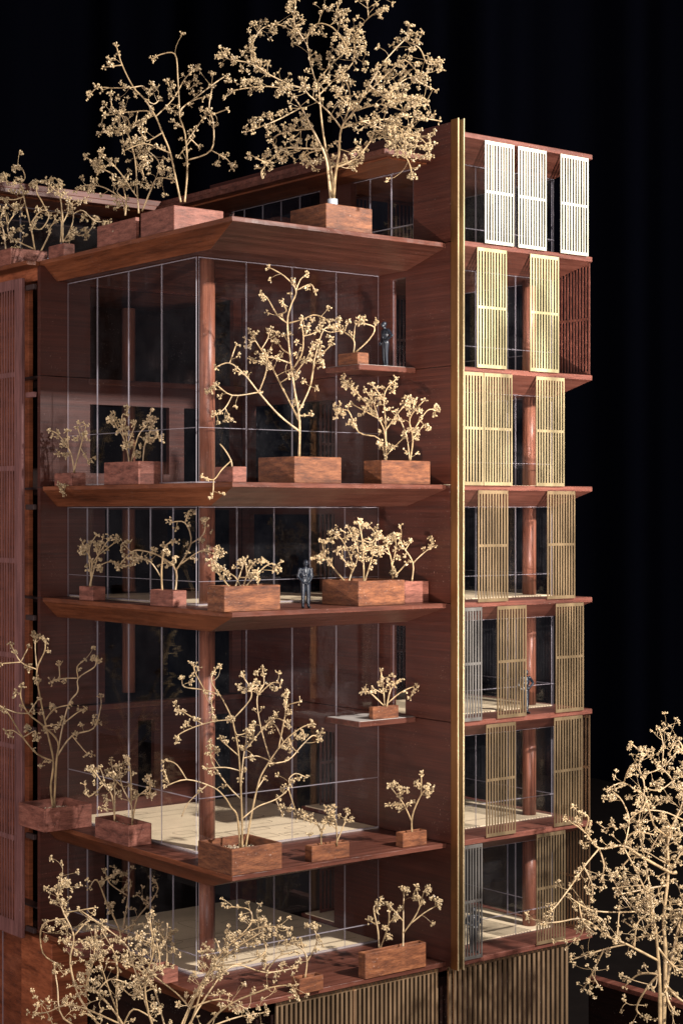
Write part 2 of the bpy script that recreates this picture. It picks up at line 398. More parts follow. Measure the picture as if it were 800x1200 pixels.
# polished brass channel along the front of the fin
for nm, a in (('flange', (FX - 0.07, FX + 0.02, 97.62, 98.38)), ('web', (FX + 0.03, FX + 0.42, 98.0, 98.39)), ('flange', (FX + 0.43, FX + 0.52, 97.55, 98.38))):
    box('brass_' + nm, T, M['copper'] if a[0] < FX - 0.05 else M['strip'], *a, -34.5, 29.62, 0.02)
for a in ((FX - 0.08, FX + 0.03, 97.55, 97.615), (FX + 0.42, FX + 0.53, 97.48, 97.545)): box('brass_edge', T, M['glint'], *a, -34.5, 29.64, 0.02)  # thin lighter pieces added as the highlight along the flange tips
# party wall on the left
PZ = [20.0, 11.05, 2.0, -6.95, -15.9, -25.2, -34.2]
for i in range(6):
    zt, zb = PZ[i] - 0.04, PZ[i + 1] + 0.04
    if i == 0: holes = [(72.6, 86.9, 10, 18.6)]
    elif i == 1: holes = [(72.6, 80.3, 3.2, 8.9), (81.8, 86.8, 2, 8.9)]
    elif i == 2: holes = [(74.0, 86.8, -7.2, 0.2)]
    elif i == 3: holes = [(74.0, 86.8, -17, -8.9)]
    elif i == 4: holes = [(77.2, 78.8, -24.0, -17.6), (84.5, 86.9, -26, -17.6)]
    else: holes = [(74.0, 86.9, -36, -27)]
    grid_wall('wall_panel', T, M['wall'], 'Y', LY + (0.03 if i % 2 else 0), LY + 0.5, 68.0, FX - 0.03, zb, zt, holes)
box('floor_edge', T, M['slab'], 72.4, FX - 0.03, LY - 0.25, LY - 0.02, 10.55, 11.0)
box('floor_edge', T, M['slab'], 72.4, FX - 0.03, LY - 0.25, LY - 0.02, -16.4, -15.95)
# rooms behind, their darkness painted into the wood
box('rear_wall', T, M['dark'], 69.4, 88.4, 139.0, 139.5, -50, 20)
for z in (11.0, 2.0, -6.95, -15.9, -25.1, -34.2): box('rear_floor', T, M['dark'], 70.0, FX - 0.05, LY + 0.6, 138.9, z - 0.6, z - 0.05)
# round corner column and an inner one
def column(x, y, r, z0, z1, mat, name='column'):
    bm = bmesh.new(); n = 28
    tube(bm, [V(x, y, z0), V(x, y, z1)], [r * S] * 2, n)
    o = from_bm(name, bm, T, mat, True)
    for p in o.data.polygons:
        if len(p.vertices) > 4: p.use_smooth = False
    return o
CZ = [(2.17, 18.75), (-6.82, 0.44), (-25.0, -8.55), (-34.0, -26.73)]
for a, b in CZ: column(71.95, 107.75, 0.60, a, b, M['post'])
column(80.5, 133, 0.6, -34, 18, M['post'])
# acrylic
gz = [(2.12, 18.62, 6.2, 4), (-6.87, 0.32, -5.1, 5), (-25.05, -8.65, -21.0, 4), (-34.05, -26.85, -32.5, 5)]
for z0, z1, zr, n in gz:
    c1 = [GX + 0.14 + (FX - 0.25 - GX - 0.14) * k / n for k in range(n + 1)]
    glaze(T, 'Y', GY, c1, z0, z1, zr)
    k2 = 4 if n == 4 else 6
    c2 = [GY + 0.14 + (LY - 0.1 - GY - 0.14) * k / k2 for k in range(k2 + 1)]
    glaze(T, 'X', GX, c2, z0, z1, zr)
    box('sill', T, M['edge'], GX + 0.14, FX - 0.15, GY + 0.14, GY + 0.30, z0, z0 + 0.12, 0)
    box('sill', T, M['edge'], GX + 0.14, GX + 0.30, GY + 0.32, LY - 0.1, z0, z0 + 0.12, 0)
# mid ledges cantilevered from the fin, each with a glazed door behind
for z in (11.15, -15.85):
    bm = bmesh.new(); bx(bm, 82.2, FX - 0.02, 102.5, GY - 0.02, z - 0.42, z, WO)
    from_bm('ledge', bm, T, M['slab'], bevel=0.05)
    box('ledge_sheen', T, M['grey_sheen'], 82.3, FX - 0.1, 102.6, GY - 0.1, z + 0.002, z + 0.03, 0)  # thin sheet painting a grazing reflection on the ledge
    pane_mesh('pane', T, 'X', FX + 0.2, 103.8, 105.5, z + 0.05, z + 7.1)
# right wing ---------------------------------------------------------------
WX0, WX1, WY0 = FX + 0.57, 102.6, 98.0
WG, WGX = 101.2, 101.5
WZ = [28.8, 20.55, 11.02, 2.05, -6.85, -15.85, -24.85, -33.9]
WM = [M['wingslab'], M['wingslab']]
for i, z in enumerate(WZ):
    slab('wing_slab', T, WX0, WX1, WY0, 118.0, z, 0, 3.1, 1.1, 0.42, 1.62, WM, 0.02, 20 + i)
    if i:
        bm = bmesh.new(); bx(bm, WX0 + 0.02, WGX - 0.05, WG + 0.2, 117.5, z + 0.005, z + 0.09, WO)
        from_bm('floor_board', bm, T, M['cream'])
        zc = WZ[i - 1] - 1.62
        zr = z + (0.25 if i != 7 else 0.24) * (zc - z)
        glaze(T, 'Y', WG, [WX0 + 0.05, 92.9, 97.2, WGX], z + 0.04, zc - 0.06, zr)
        glaze(T, 'X', WGX - 0.12, [WG + 0.16, 106.6, 112.0, 117.4], z + 0.04, zc - 0.06, zr)
        if i > 1: column(100.2, 102.75, 0.56, z + 0.1, zc, M['post'])
        box('wing_partition', T, M['wall'], 96.0, 96.4, 108.2, 112.0, z + 0.1, zc - 0.02)
# brown slatted screens closing the rear of the wing
def screen(x0, x1, z0, z1, Y, mat, n=11, tilt=0.0, axis='Y', name='brass_screen', th=0.06, bar=None, mid=0.5):
    """one hung screen: upright slats between three rails. Parts of the tower; slats and rails are its sub-parts"""
    wdt = x1 - x0; bar = bar or wdt / (n * 2 - 1) * 0.92
    rl = 0.26; zm = z0 + (z1 - z0) * mid
    o = grid_wall(name, T, mat, 'Y' if axis == 'Y' else 'X', Y, Y + th, x0, x1, z0, z1,
                  [(x0 + bar, x1 - bar, z0 + rl, zm - 0.10), (x0 + bar, x1 - bar, zm + 0.10, z1 - rl)])
    for k in range(1, n - 1):
        a = x0 + (wdt - bar) * k / (n - 1)
        bm = bmesh.new(); e = 0.006
        y0, y1 = Y + e, Y + th - e
        jx = random.Random(k * 7 + int(x0 * 10)).uniform(-0.012, 0.012) if 0 < k < n - 1 else 0
        if axis == 'Y': bx(bm, a + jx, a + bar + jx, y0, y1, z0 + 0.02, z1 - 0.02, WO)
        else: bx(bm, y0, y1, a + jx, a + bar + jx, z0 + 0.02, z1 - 0.02, WO)
        s = from_bm('slat', bm, None, mat)
        s.parent = o; s.matrix_parent_inverse = Matrix.Identity(4)
    return o
for i in range(1, 8):
    z = WZ[i]; zc = WZ[i - 1] - 1.62
    screen(89.2, 94.8, z + 0.15, zc - 0.1, 116.5, M['wall'], 14, name='rear_screen')
    screen(96.6, 101.0, z + 0.15, zc - 0.1, 116.5, M['wall'], 11, name='rear_screen')
# front screens: storey -> list of (left px, right px, material); upper storeys painted brighter for reflected light
SCR = {1: [(568, 602, 'pale'), (607, 640, 'pale'), (656.5, 689, 'pale')],
       2: [(559, 593.5, 'pale2'), (621, 654.5, 'pale2')],
       3: [(543.5, 566, 'mid'), (567, 600, 'mid'), (628, 661, 'mid')],
       4: [(560, 595, 'brass'), (641, 673.5, 'brass')],
       5: [(543.5, 564.5, 'pewter'), (582.5, 616.5, 'brass'), (651, 683.5, 'brass')],
       6: [(569.5, 604, 'brass'), (649, 682, 'brass')],
       7: [(543.5, 565, 'pewter'), (628.5, 662, 'brass')]}
M['mid'] = brass('brass_painted_sheen', (0.70, 0.55, 0.31), 0.37)  # brass lightened to carry part of the reflected light
M['pale2'] = brass('brass_painted_gleam', (0.84, 0.72, 0.40), 0.38)  # brighter brass copy, reflected lamp light painted in
for i, lst in SCR.items():
    for k, (a, b, mn) in enumerate(lst):
        Y = 97.82
        xa, xb = x_on_Y(a, Y), x_on_Y(b, Y)
        n = 11 if b - a > 30 else 7
        zt = WZ[i - 1] - (0.40 if i > 1 else 0.42); zb = WZ[i] - 0.02
        o = screen(xa, xb, zb, zt, Y, M[mn], n, mid=0.505)
# side screens on the right face
for i in (2, 6, 7):
    zt = WZ[i - 1] - 0.5; zb = WZ[i] + 0.05
    y0, y1 = (98.05, 101.6) if i != 6 else (98.05, 99.3)
    screen(y0, y1, zb, zt, 102.35, M['bronze'] if i != 2 else M['wingslab'], 11 if i != 6 else 4, axis='X', name='side_screen', mid=0.5)
# slatted plinth under the tower
def slat_row(x0, x1, Y, z0, z1, pitch, mat, bar):
    bm = bmesh.new(); bx(bm, x0, x1, Y, Y + 0.16, z1 - 0.3, z1, WO)
    o = from_bm('plinth_screen', bm, T, mat, bevel=0.01)
    n = int((x1 - x0) / pitch); me = None
    for k in range(n + 1):
        a = x0 + k * pitch
        bm = bmesh.new(); bx(bm, a, a + bar, Y - 0.03, Y + 0.13, z0, z1 - 0.03, WO)
        s = from_bm('slat', bm, None, mat); s.parent = o
    return o
slat_row(72.3, FX - 0.3, 99.55, -49.9, -34.65, 0.415, M['plinth'], 0.20)
slat_row(FX - 0.15, 100.2, 98.55, -49.9, -34.4, 0.52, M['plinth'], 0.25)
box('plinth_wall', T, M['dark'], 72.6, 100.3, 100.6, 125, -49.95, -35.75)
box('plinth_post', T, M['bronze'], 79.2, 79.5, 99.4, 99.7, -49.9, -34.9)
# penthouse -----------------------------------------------------------------
glaze(T, 'X', FX + 0.3, [y_on_X(p, FX + 0.3) for p in (484, 458, 433, 411)], 20.5, 26.65, 22.4)
glaze(T, 'X', FX + 0.3, [y_on_X(p, FX + 0.3) for p in (375, 351, 329, 307.5, 286, 267)], 20.5, 26.65, 22.4)
bm = bmesh.new(); bx(bm, 83.06, 118, 100.6 , 132.3, 26.95, 27.3, WO)
o = from_bm('penthouse_roof', bm, T, M['slab_y'], bevel=0.04); bpy.data.objects.remove(o)
def poly_slab(name, pts, z0, z1, mat):
    bm = bmesh.new(); a = [bm.verts.new((x * S, y * S, (z1 + ZO) * S)) for x, y in pts]; b = [bm.verts.new((x * S, y * S, (z0 + ZO) * S)) for x, y in pts]
    bm.faces.new(a); bm.faces.new(b[::-1])
    for i in range(len(pts)):
        k = (i + 1) % len(pts); bm.faces.new([a[i], b[i], b[k], a[k]])
    return from_bm(name, bm, T, mat, bevel=0.03)
poly_slab('penthouse_roof', [(83.06, 100.6), (FX - 0.03, 100.6), (FX - 0.03, 140), (55, 140), (55, 132.3), (83.06, 132.3)], 26.85, 27.25, M['slab'])
poly_slab('parapet', [(83.5, 105), (84.0, 105), (84.0, 132.75), (55, 132.75), (55, 132.35), (83.5, 132.35)], 27.26, 27.75, M['wingslab'])
poly_slab('penthouse_soffit', [(83.9, 101.2), (FX - 0.04, 101.2), (FX - 0.04, 139), (56, 139), (56, 133.1), (83.9, 133.1)], 26.67, 26.84, M['slab_y'])
box('penthouse_wall', T, M['wall'], 80.0, FX - 0.05, 137.0, 137.3, 20.45, 26.6)
glaze(T, 'Y', 137.0, [56, 60, 64, 68, 72, 76, 79.9], 20.45, 26.6, 22.4)
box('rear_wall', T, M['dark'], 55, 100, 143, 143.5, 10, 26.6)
# left screen wing ----------------------------------------------------------
slab('terrace_slab', T, 66.6, 88, 126.6, 142.9, 20.38, 0.3, 0.0, 0, 0.36, 0.5, SM, 0.03, 77) if False else None
box('terrace_slab', T, M['slab_y'], 67.0, 68.18, 126.5, 146, 20.0, 20.36)
box('fascia', T, M['orange'], 68.3, 69.0, 126.55, 146, 18.9, 19.95)
PX = 67.3
bm = bmesh.new()
bx(bm, PX, PX + 0.3, 127.9, 129.2, -34.8, 19.1, WO)
o = from_bm('lattice_screen', bm, T, M['rosewood'], bevel=0.03)
def sub(name, mat, *a, bevel=0.0):
    bm = bmesh.new(); bx(bm, *a, WO); s = from_bm(name, bm, None, mat, bevel=bevel); s.parent = o; return s
for zr, h in ((18.7, 0.42), (11.3, 0.2), (3.6, 0.2), (-4.0, 0.2), (-11.8, 0.2), (-19.3, 0.2), (-26.8, 0.2), (-34.2, 0.6)):
    sub('rail', M['rosewood'], PX + 0.02, PX + 0.10, 129.22, 146, zr - h, zr + h)
for k in range(24): sub('slat', M['rosewood'], PX + 0.03, PX + 0.07, 129.50 + 0.46 * k, 129.70 + 0.46 * k, -34.1, 18.6)
box('recess_wall', T, M['orange'], 69.6, 70.0, 131.0, 138.9, -50, 19.9)
for z in (18.3, 9.55, 0.4, -8.6, -17.7, -26.4, -34.0):
    box('bracket', T, M['steel'] if z != 9.55 else M['rosewood'], PX + 0.35, PX + 0.65, 126.52, 127.95, z - 0.22, z + 0.22, 0.04)
    box('bracket', T, M['steel'], 68.6, 69.5, 126.52, 131.5, z + 1.45, z + 1.62, 0)
# low block and ground storey on the left
box('end_block', T, M['orange'], 68.2, 71.5, 124.5, 129.7, -50, -34.75, 0.05)
glaze(T, 'X', 69.0, [129.8, 134.6, 140, 146], -46.5, -34.9, -44)
box('left_floor', T, M['cream'], 69.3, 84, 129.8, 146, -47, -46.6)
box('left_floor_lip', T, M['orange'], 66.5, 69.2, 129.8, 146, -47.6, -46.9)
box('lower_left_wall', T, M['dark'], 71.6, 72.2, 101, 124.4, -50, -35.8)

# ================================================================== low site walls to the right
def site_wall(name, pts, w_, z0, z1, mat, label):
    a, b = Vector(pts[0]), Vector(pts[1]); d = (b - a).normalized(); n = Vector((-d.y, d.x)) * w_ / 2
    e = empty(name, a.x, a.y, z0, label, 'wall')
    for nm, zz0, zz1, ww, mat in (('wall_body', z0, z1 - 0.45, 0.86, M['dark']), ('coping', z1 - 0.44, z1, 1.0, mat)):  # body painted near-black as its unlit face, coping keeps wood colour
        bm = bmesh.new()
        vs = [(a + n * ww), (b + n * ww), (b - n * ww), (a - n * ww)]
        lo = [bm.verts.new(((p.x - a.x) * S, (p.y - a.y) * S, (zz0 - z0) * S)) for p in vs]; hi = [bm.verts.new(((p.x - a.x) * S, (p.y - a.y) * S, (zz1 - z0) * S)) for p in vs]
        bm.faces.new(lo[::-1]); bm.faces.new(hi)
        for i in range(4): bm.faces.new([lo[i], lo[(i + 1) % 4], hi[(i + 1) % 4], hi[i]])
        ob = from_bm(nm, bm, None, mat, bevel=0.04); ob.parent = e
    return e
site_wall('site_wall', [(113, 108), (113, 60)], 1.0, -50, -41.2, M['wingslab'], 'low red brown site wall behind the large right hand tree, further from the tower')
site_wall('low_site_wall', [(107.5, 108), (107.5, 60)], 2.2, -50, -45.2, M['wingslab'], 'lower broad red brown kerb at the foot of the slatted plinth, nearer the tower')

# ================================================================== plants
ICO = None
def ico_verts():
    global ICO
    if ICO is None:
        b = bmesh.new(); bmesh.ops.create_icosphere(b, subdivisions=1, radius=1); b.verts.ensure_lookup_table()
        ICO = ([v.co.copy() for v in b.verts], [[v.index for v in f.verts] for f in b.faces]); b.free()
    return ICO
class Mesh:
    def __init__(s): s.v = []; s.f = []
    def bud(s, c, r, rnd, stretch=1.3):
        vs, fs = ico_verts(); q = Vector((rnd.gauss(0, 1), rnd.gauss(0, 1), rnd.gauss(0, 1))).normalized().to_track_quat('Z', 'Y')
        o = len(s.v); k = rnd.uniform(0.6, 1.0)
        for v in vs:
            j = rnd.uniform(0.78, 1.18)
            s.v.append(c + q @ Vector((v.x * r * j * k, v.y * r * j, v.z * r * stretch * j)))
        s.f += [[o + i for i in f] for f in fs]
    def build(s, name, parent, mat, smooth=False):
        me = bpy.data.meshes.new(name); me.from_pydata(s.v, [], s.f); me.materials.append(mat)
        if smooth:
            for p in me.polygons: p.use_smooth = True
        ob = bpy.data.objects.new(name, me); COL.objects.link(ob); ob.parent = parent; return ob
def catmull(P_, k=4):
    out = []
    for i in range(len(P_) - 1):
        p0 = P_[max(i - 1, 0)]; p1 = P_[i]; p2 = P_[i + 1]; p3 = P_[min(i + 2, len(P_) - 1)]
        for j in range(k):
            t = j / k
            out.append(0.5 * ((2 * p1) + (p2 - p0) * t + (2 * p0 - 5 * p1 + 4 * p2 - p3) * t * t + (3 * p1 - p0 - 3 * p2 + p3) * t ** 3))
    out.append(P_[-1]); return out

def grow(parent, base_loc, zoom, limbs, d0, seed, twig=0.5, twl=14, r0=1.9, rend=0.8, spread=0.35, bud=2.0, nb=(5, 9), trunks=1, cl=1.0, clamp=None, d2=0.35):
    """limbs: polylines in photograph pixels of a zoom window; each is carried to its own distance and grows twigs and bud clusters"""
    ox, oy, k = zoom; rnd = random.Random(seed); px2m = d0 / F * S
    placed = []   # (px, py, depth, radius)
    buds = Mesh()
    def W(x, y, d):
        if clamp: d = clamp(x, y, d)
        return Vector(V(*at_d(x, y, d))) - base_loc
    def cluster(c, tdir, size=1.0):
        n = rnd.randint(*nb); R = 4.6 * px2m * size
        st = bmesh_branch
        for _ in range(n):
            dr = (Vector((rnd.gauss(0, 1), rnd.gauss(0, 1), rnd.gauss(0, 1))).normalized() * 0.9 + tdir * 0.55).normalized()
            L_ = R * rnd.uniform(0.35, 1.15); e = c + dr * L_
            tube(st, [c, c + dr * L_ * 0.6 + Vector((0, 0, rnd.uniform(-.15, .25))) * L_, e], [0.42 * px2m, 0.36 * px2m, 0.5 * px2m], 3, False)
            r = bud * px2m * rnd.uniform(0.55, 1.05) * 0.62
            buds.bud(e, r, rnd)
            if rnd.random() < 0.75: buds.bud(e + Vector((rnd.uniform(-1, 1), rnd.uniform(-1, 1), rnd.uniform(-1, 1))) * r * 1.3, r * 0.8, rnd)
    def twig_from(p, d, L_, lvl, rr):
        n = 4; pts = [p]; dd = d.copy(); step = L_ / n
        curl = Vector((rnd.uniform(-1, 1), rnd.uniform(-1, 1), rnd.uniform(-0.6, 1))) * 0.32
        for _ in range(n):
            dd = (dd + curl + Vector((rnd.uniform(-1, 1), rnd.uniform(-1, 1), rnd.uniform(-1, 1))) * 0.16).normalized()
            pts.append(pts[-1] + dd * step)
        tube(bmesh_branch, pts, [rr * (1 - 0.35 * i / n) for i in range(n + 1)], 4, False)
        # knuckle at the node
        buds.bud(pts[-1], rr * 1.3, rnd, 1.0)
        cluster(pts[-1], dd, 0.85 * cl)
        if lvl > 0:
            for _ in range(rnd.randint(1, 2)):
                i = rnd.randint(2, n - 1); nd = (dd + Vector((rnd.uniform(-1, 1), rnd.uniform(-1, 1), rnd.uniform(-1, 1))) * 1.0).normalized()
                twig_from(pts[i], nd, L_ * 0.6, lvl - 1, rr * 0.75)
    total = 0
    for li, spec in enumerate(limbs):
        opts = {}
        if isinstance(spec, tuple): spec, opts = spec
        pp = [(ox + x / k, oy + y / k) for x, y in spec]
        ln = sum(math.dist(pp[i], pp[i + 1]) for i in range(len(pp) - 1))
        istrunk = li < trunks
        if istrunk or not placed:
            ds, rs = d0 + rnd.uniform(-0.2, 0.2), r0 * opts.get('r', 1.0)
        else:
            q = min(placed, key=lambda t: (t[0] - pp[0][0]) ** 2 + (t[1] - pp[0][1]) ** 2)
            dist = math.hypot(q[0] - pp[0][0], q[1] - pp[0][1])
            if dist < 9: ds = q[2]; pp[0] = (q[0], q[1]); rs = min(q[3] * 0.85, r0 * 0.8)
            else: ds = q[2]; rs = r0 * 0.6
            rs = max(rs, rend * 1.1)
        slope = opts.get('s', rnd.uniform(-spread, spread)) ; bend = rnd.uniform(-0.15, 0.15) * spread
        P3 = []; acc = 0
        for i, (x, y) in enumerate(pp):
            if i: acc += math.dist(pp[i - 1], pp[i])
            dd = ds + slope * acc * d0 / F * 1.4 + bend * acc * d0 / F
            jit = 0 if i == 0 else 0.6
            P3.append((Vector((x + rnd.uniform(-jit, jit), y + rnd.uniform(-jit, jit), dd))))
        C = catmull(P3, 4); n = len(C)
        re = opts.get('re', rend)
        rad = [rs + (re - rs) * (i / (n - 1)) ** 0.8 for i in range(n)]
        bmesh_branch = bmesh.new()
        pts = [W(c_.x, c_.y, c_.z) for c_ in C]
        rr = [(0.25 + r_ * 0.56) * px2m * (1 + 0.10 * math.sin(i * 2.1 + li) ) for i, r_ in enumerate(rad)]
        tube(bmesh_branch, pts, rr, 7, True)
        for c_, r_ in zip(C, rad): placed.append((c_.x, c_.y, c_.z, r_))
        tdir = (pts[-1] - pts[-3]).normalized()
        if not opts.get('bare'):
            cluster(pts[-1], tdir, 1.05 * cl); 
            if rnd.random() < 0.6 * cl: cluster(pts[max(0, n - 3)], tdir, 0.8 * cl)
        # node knuckles
        for i in range(4, n - 1, 4): buds.bud(pts[i], rr[i] * 1.25, rnd, 1.0)
        tw = opts.get('t', twig); start = 0.45 if istrunk else 0.15
        if 'from' in opts: start = opts['from']
        cnt = int(1.35 * tw * ln / 10 + rnd.random()) if tw else 0
        for _ in range(cnt):
            i = rnd.randint(int(n * start), n - 2); td = (pts[i + 1] - pts[i]).normalized()
            side = td.orthogonal().normalized(); side.rotate(Matrix.Rotation(rnd.uniform(0, 6.28), 3, td))
            d = (td * rnd.uniform(0.1, 0.9) + side).normalized()
            twig_from(pts[i], d, twl * px2m * rnd.uniform(0.45, 1.25) * (2.1 if rnd.random() < 0.16 else 1), 1 if rnd.random() < d2 else 0, max(0.5, rad[i] * 0.5) * px2m * 0.62)
        total += 1
        nm = ('trunk' if trunks == 1 else 'stem') if istrunk else 'branch'
        ob = from_bm(nm, bmesh_branch, None, M['stem'], True); ob.parent = parent
    o = buds.build('bud_clusters', parent, M['bud'], False); o['kind'] = 'stuff'

def planter(label, z, lp, cp, rp, h, depth_c=None, Yf=None, Xl=None, red=False, name='potted_tree', cat='potted tree', wall=0.22, deep=True, group=None, bottom_py=None):
    """planter seen as a left face (lp..cp) and a front face (cp..rp); its near corner stands at Yf (or Xl)"""
    group = group or (G_R if z == 20.4 else G_B)
    if bottom_py is not None and abs(CY - bottom_py) > 60:
        d = z * F / (CY - bottom_py); X, Y, _ = at_d(cp, bottom_py, d)
    elif Yf is not None: Y = Yf; X = x_on_Y(cp, Y)
    else: X = Xl; Y = y_on_X(cp, X)
    X1 = x_on_Y(rp, Y); Y1 = y_on_X(lp, X)
    wx, wy = X1 - X, Y1 - Y
    e = empty(name, (X + X1) / 2, (Y + Y1) / 2, z, label, cat, group)
    b = e.location; hx, hy = wx / 2, wy / 2
    bm = bmesh.new()
    t = min(wall, hx * 0.35, hy * 0.35)
    outer_b = [(-hx, -hy), (hx, -hy), (hx, hy), (-hx, hy)]; inner = [(-hx + t, -hy + t), (hx - t, -hy + t), (hx - t, hy - t), (-hx + t, hy - t)]
    ob = [bm.verts.new((x * S, y * S, 0.006 * S)) for x, y in outer_b]; ot = [bm.verts.new((x * S, y * S, h * S)) for x, y in outer_b]
    it = [bm.verts.new((x * S, y * S, h * S)) for x, y in inner]; ib = [bm.verts.new((x * S, y * S, h * 0.45 * S)) for x, y in inner]
    bm.faces.new(ob[::-1]); bm.faces.new(ib)
    for i in range(4):
        k = (i + 1) % 4
        bm.faces.new([ob[i], ob[k], ot[k], ot[i]]); bm.faces.new([ot[i], ot[k], it[k], it[i]]); bm.faces.new([it[i], it[k], ib[k], ib[i]])
    p = from_bm('planter_box', bm, None, M['planter_red'] if red else M['planter'], bevel=0.035); p.parent = e
    g_ = Mesh(); rnd = random.Random(int(lp * 7))
    cnt = min(260, int(wx * wy * 26))
    for _ in range(cnt):
        g_.bud(Vector((rnd.uniform(-hx + t, hx - t), rnd.uniform(-hy + t, hy - t), h * 0.62 + rnd.uniform(-0.03, 0.1))) * S, rnd.uniform(0.05, 0.11) * S, rnd, 1.1)
    n = 6; o0 = len(g_.v)
    g_.v += [Vector((x * S, y * S, h * 0.6 * S)) for x, y in inner]; g_.f.append([o0, o0 + 1, o0 + 2, o0 + 3])
    gg = g_.build('gravel', p, M['gravel']); gg['kind'] = 'stuff'
    return e, depth(X + wx * 0.5, Y + wy * 0.5)

G_R = 'plants in wooden boxes on the roof terrace'; G_B = 'plants in wooden boxes on the balconies'
# --- roof terrace
e, d = planter('large dried tree with dense round crown, tallest on the roof terrace', 20.4, 340, 382, 436, 1.95, Yf=99.75)
Z1 = (250, 0, 2.857)
grow(e, e.location, Z1, [
 ([(398,690),(400,640),(392,560),(375,500),(362,400),(352,300),(345,275)], {'t':0.15}),
 ([(402,690),(405,600),(418,520),(430,430),(470,370),(520,290)], {'t':0.35}),
 ([(395,690),(388,600),(372,520),(330,430),(295,360),(250,300)], {'t':0.4}),
 [(345,275),(325,210),(312,150),(270,80),(275,0)],
 [(345,275),(390,220),(440,170),(470,120),(520,60),(570,30)],
 [(350,298),(280,290),(200,255),(130,215),(60,200),(25,185)],
 [(150,240),(140,190),(130,150),(160,100),(210,80),(260,100),(310,120)],
 [(312,150),(320,110),(350,80),(400,95),(440,150),(455,185)],
 [(470,120),(468,210),(400,270),(352,320)],
 [(412,565),(470,535),(520,480),(540,440)],
 [(370,500),(300,497),(235,497),(180,540),(125,520)],
 ([(235,497),(190,540),(160,575),(165,600)], {'t':0.1,'bare':1}),
 [(430,430),(500,405),(570,400),(650,390),(755,405)],
 [(520,290),(560,220),(610,160),(660,115)],
 [(640,130),(690,160),(712,210),(745,215)],
 [(520,290),(580,310),(650,260),(700,280),(740,300)],
 [(540,440),(600,470),(650,540),(665,590)],
 [(540,440),(620,440),(700,470),(725,520)],
 [(470,370),(560,350),(640,370),(680,340)],
 [(430,430),(380,370),(320,320),(300,290)],
 [(250,300),(180,290),(90,300),(50,310)],
 [(295,360),(220,400),(170,420),(110,440)],
 [(470,120),(430,70),(415,15)], [(520,60),(515,0)],
 [(375,500),(310,520),(340,565)], [(400,560),(440,540),(470,545)],
 [(500,330),(600,230),(640,200),(690,250)], [(500,410),(580,440),(640,480),(690,490)],
 [(520,290),(600,340),(660,330)], [(430,430),(460,330),(430,240)], [(470,370),(430,330),(400,300)], [(330,430),(250,440),(200,470),(230,540)],
 [(570,400),(620,420),(640,480)], [(560,350),(600,300),(640,250)],
], d, 11, twig=1.5, twl=13, r0=3.3, spread=0.55, trunks=3, d2=0.6, bud=1.8, cl=0.95)
bm = bmesh.new(); fx_, fy_, _z = at_d(389.5, 243, d); b_ = e.location
tube(bm, [V(fx_, fy_, 20.4 + 1.5) - b_, V(fx_, fy_, 20.4 + 2.75) - b_], [0.42 * S, 0.38 * S], 12)
c_ = from_bm('collar', bm, None, M['tube'], True); c_.parent = e
e, d = planter('tall open dried plant leaning right in a long box at the roof corner', 20.4, 165, 204, 262, 1.9, Xl=68.6, red=True)
Z2 = (80, 40, 3.81)
grow(e, e.location, Z2, [
 ([(503,750),(480,640),(455,530),(420,440),(390,370),(340,290),(290,240),(240,140),(215,55)], {'t':0.12}),
 ([(520,750),(530,600),(520,450),(495,350),(560,290),(640,230),(700,185)], {'t':0.3}),
 [(290,240),(200,240),(130,240),(95,275)], [(240,140),(165,145)], [(390,370),(350,345),(270,350),(215,350)],
 [(390,370),(470,290),(520,200),(570,150)], ([(530,580),(640,520),(650,400),(630,330),(640,240)], {'t':0.15}),
 [(640,520),(710,560),(735,600)], [(635,355),(710,335)], [(545,470),(600,380)], [(455,530),(430,520),(340,490),(250,520)],
 ([(495,350),(490,200),(475,90),(410,90),(385,110)], {'t':0.25}), [(420,440),(350,480),(330,450)], [(480,290),(450,230),(440,210)], [(540,300),(580,290),(620,280)],
 [(340,290),(380,310),(410,290)], [(500,420),(470,390)], [(520,200),(540,240),(580,220)], [(545,465),(580,500)], [(290,245),(330,230),(350,250)],
 [(320,350),(300,400),(320,410)], [(540,480),(500,540)],
], d, 12, twig=0.8, twl=12, r0=1.7, spread=0.45, trunks=2)
e, d = planter('low bushy dried plant in a short box just left of the roof corner box', 20.4, 114, 159, 163.5, 1.8, Xl=68.8, red=True)
grow(e, e.location, Z2, [
 [(315,800),(310,700),(300,560),(270,450),(230,430),(140,440)], [(255,810),(260,740),(230,650),(150,600),(110,570)], [(330,790),(370,690),(400,640),(470,650)],
 [(270,450),(270,380),(200,340),(190,270)], [(245,810),(240,740),(160,685),(80,675),(40,700)], [(310,740),(290,700),(250,640),(200,580),(150,530)],
 [(300,560),(340,520),(400,560),(410,610)], [(300,600),(350,570),(330,530)], [(260,740),(220,700),(260,650)], [(270,450),(300,560),(340,640)], [(200,340),(160,370),(150,400)], [(230,430),(230,370),(240,330)], [(370,690),(340,640),(330,600)],
], d, 13, twig=1.15, twl=11, r0=1.4, spread=0.4, trunks=3)
e, d = planter('small dried plant in the tiny cube box on the roof edge', 20.4, 57, 75, 88, 1.15, Xl=68.7, red=True, wall=0.12)
Z3 = (0, 180, 6.154)
grow(e, e.location, Z3, [
 [(455,640),(455,450),(430,300),(390,260),(345,215)], [(440,640),(445,380),(410,240)], [(460,640),(505,560),(530,460),(520,360)],
 [(530,440),(600,410),(690,485),(780,490)], [(690,485),(640,560),(570,590),(550,560)], [(520,380),(570,350),(630,340)], [(455,480),(490,420),(500,330)], [(640,560),(630,600)],
], d, 14, twig=0.5, twl=8, r0=1.2, spread=0.3, trunks=2)
e, d = planter('sprawling dried plant in the box at the far left end of the roof', 20.4, -14, 13, 56, 1.5, Xl=67.6, red=True)
